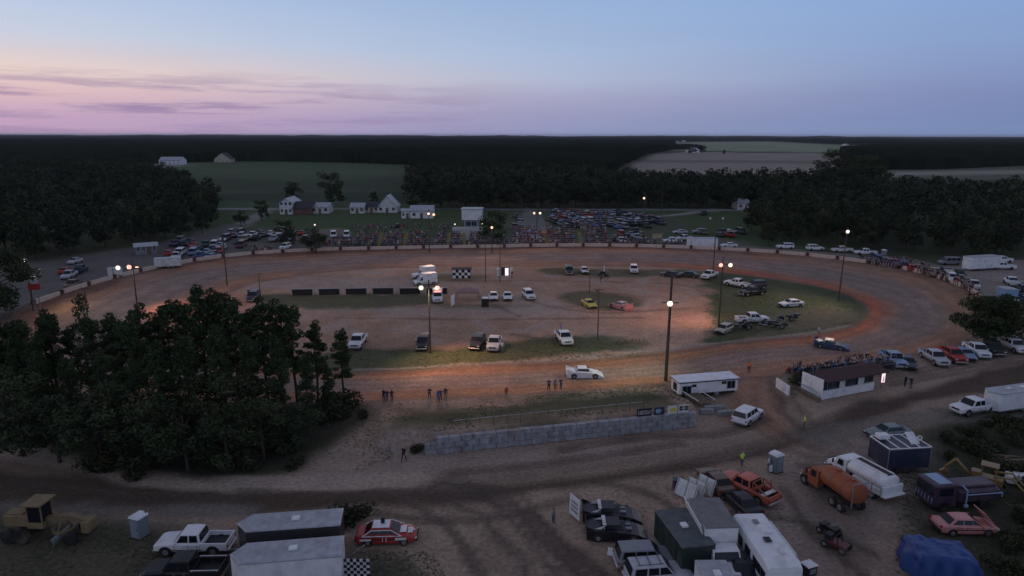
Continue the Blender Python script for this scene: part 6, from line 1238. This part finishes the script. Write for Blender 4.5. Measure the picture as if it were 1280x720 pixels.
dmin = np.full(FX.shape, 300.0)
for f_ in fields: dmin = np.minimum(dmin, -sdist(FX, FY, GP(f_)))
hedge = np.abs((FY - G(900, 185.5).y)) < 90; 
crown = np.zeros(FX.shape)
cs = np.maximum(8.5, DD * .011); crown = vnoise(FX, FY, 9, 2) * .5 + vnoise(FX, FY, 4.5, 7) * .25 + vnoise(FX, FY, 30, 5) * .5
far_h = 10.5 + 5.0 * crown + 5 * (vnoise(FX, FY, 420, 3) - .5) + 3 * smooth(2000, 7000, DD) * vnoise(FX, FY, 160, 8) + smooth(3000, 9000, DD) * 17 * (vnoise(FX, FY * .3, 260, 12) * vnoise(FX, FY * .3, 900, 13) * 2 - .5)
far_h = far_h - 4.5 * (1 - smooth(600, 1100, FY))
FZ = np.where(dmin > 4 + 4 * vnoise(FX, FY, 12, 6), far_h, -3.0); FZ[:2] = -3
tone = .55 * (.62 + .55 * vnoise(FX, FY, 11, 4) + .35 * (vnoise(FX, FY, 240, 9) - .5)); Ct = np.stack([.034 * tone, .047 * tone, .027 * tone], -1).reshape(-1, 3)
n_ = len(az_); i0, j0 = np.meshgrid(np.arange(n_ - 1), np.arange(len(dd_) - 1)); v0 = (j0 * n_ + i0).ravel(); Q = np.stack([v0, v0 + 1, v0 + n_ + 1, v0 + n_], 1)
zq = FZ.ravel(); keep = (zq[Q] > 0).any(1); Q = Q[keep]
used, inv = np.unique(Q, return_inverse=True); me = raw_mesh('far_forest', np.stack([FX.ravel(), FY.ravel(), zq], 1)[used], inv.reshape(Q.shape), Ct[used]); me.materials.append(mat('far_canopy', (1, 1, 1), rough=1, var=.2, scale=.05, attr='tone', spec=0)); o = link(bpy.data.objects.new('far_forest', me)); tag(o, 'endless dark forest canopy stretching to the horizon', 'forest', kind='stuff')

grp = lambda g: [q for q in bpy.data.objects if q.get('group') == g]
number_row(grp(GROVE), 'tall dark pine, %s from the left in the dense near grove')
number_row(grp('leafy trees at the foot of the grove'), 'dark leafy tree, %s from the left at the foot of the near pine grove')
number_row(grp('undergrowth bushes below the grove'), 'scrubby dark bush, %s from the left in the undergrowth below the grove')
number_row(grp('tall clump above the tan field'), 'tall dark tree, %s from the left in the clump above the tan field')
number_row(grp('distant trees at the tan field edge'), 'small distant tree, %s from the left between tan and green fields')
for g_, t_ in (('left', 'left wood'), ('middle', 'middle wood'), ('right', 'right wood')): number_row(grp('trees along the front of the %s wood' % g_), 'dark leafy tree, %s from the left along the front of the ' + t_)
number_row(grp('row of low dark panels across the left infield'), 'low dark panel, %s from the left in the row across the infield')

import collections, re as _re
dup = collections.defaultdict(list)
for q in bpy.data.objects:
    if q.get('group') and q.get('label'): dup[(q['group'], q['label'])].append(q)
for (g_, l_), v in dup.items():
    if len(v) > 1: number_row(v, l_ + ', %s such from left')
for q in bpy.data.objects:
    if q.get('label') and len(_re.findall(r"[A-Za-z0-9][A-Za-z0-9'-]*", q['label'])) > 16: print('LONG', q.name, '|', q['label'])

# ================================================================ grass tufts and weeds
rs = np.random.RandomState(21); Vs = []; Cs = []
BK = catmull(BANKP, 3); INp = INNER
def tufts(poly, n, size, base, keep=None):
    P = GP(poly); x0, y0 = P.min(0); x1, y1 = P.max(0); q = np.stack([rs.uniform(x0, x1, n), rs.uniform(y0, y1, n)], 1); q = q[inpoly(q[:, 0], q[:, 1], P)]
    q = q[fbm(q[:, 0], q[:, 1], 5, 3, 31) > .46]
    for (x, y) in q:
        zt = ground_z(x, y); k = 4; a = rs.uniform(0, 6.28, k); s = size * rs.uniform(.5, 1.4); t = rs.uniform(.6, 1.3)
        for j in range(k):
            dx, dy = math.cos(a[j]) * s, math.sin(a[j]) * s;  Vs.append([(x - dy * .25, y + dx * .25, zt), (x + dy * .25, y - dx * .25, zt), (x + dx + dy * .15, y + dy - dx * .15, zt + s * .5), (x + dx - dy * .15, y + dy + dx * .15, zt + s * .5)]); Cs.extend([np.array(base) * t] * 4)
tufts([(480, 545), (640, 494), (838, 482), (866, 520), (700, 540), (534, 560)], 9000, .11, (.11, .12, .065))
tufts([(-20, 720), (-20, 650), (120, 655), (300, 690), (540, 690), (560, 725)], 6000, .11, (.10, .105, .06))
tufts([(1120, 725), (1120, 600), (1150, 550), (1285, 500), (1290, 725)], 7000, .15, (.09, .095, .05))
tufts([(430, 440), (600, 437), (690, 420), (815, 426), (800, 446), (600, 456), (460, 462)], 4000, .14, (.11, .13, .065)); tufts([(884, 350), (1060, 366), (1084, 392), (1060, 410), (880, 430)], 5000, .16, (.11, .13, .065))
tufts([(380, 560), (430, 505), (520, 500), (520, 560), (450, 590)], 2000, .1, (.13, .12, .075)); tufts([(700, 600), (720, 590), (1000, 590), (1000, 720), (740, 720)], 1500, .08, (.12, .11, .07))
Vs = np.array(Vs).reshape(-1, 3); me = raw_mesh('weeds', Vs, np.arange(len(Vs)).reshape(-1, 4), np.array(Cs)); me.materials.append(LEAF); o = link(bpy.data.objects.new('weeds', me)); tag(o, 'short weeds and grass tufts growing in the grassy patches', 'grass', kind='stuff')

# ================================================================ evening haze
m = bpy.data.materials.new('evening_haze'); m.use_nodes = True; t = m.node_tree; t.nodes.clear(); v = t.nodes.new('ShaderNodeVolumePrincipled'); v.inputs['Color'].default_value = (.80, .84, .92, 1); v.inputs['Density'].default_value = 3.6e-5
ou = t.nodes.new('ShaderNodeOutputMaterial'); t.links.new(v.outputs[0], ou.inputs['Volume'])
g = MB(); g.box((0, 9000, 24), (60000, 60000, 70), STEEL, b=0.5); o = g.build('haze'); o.data.materials.clear(); o.data.materials.append(m); o['kind'] = 'stuff'
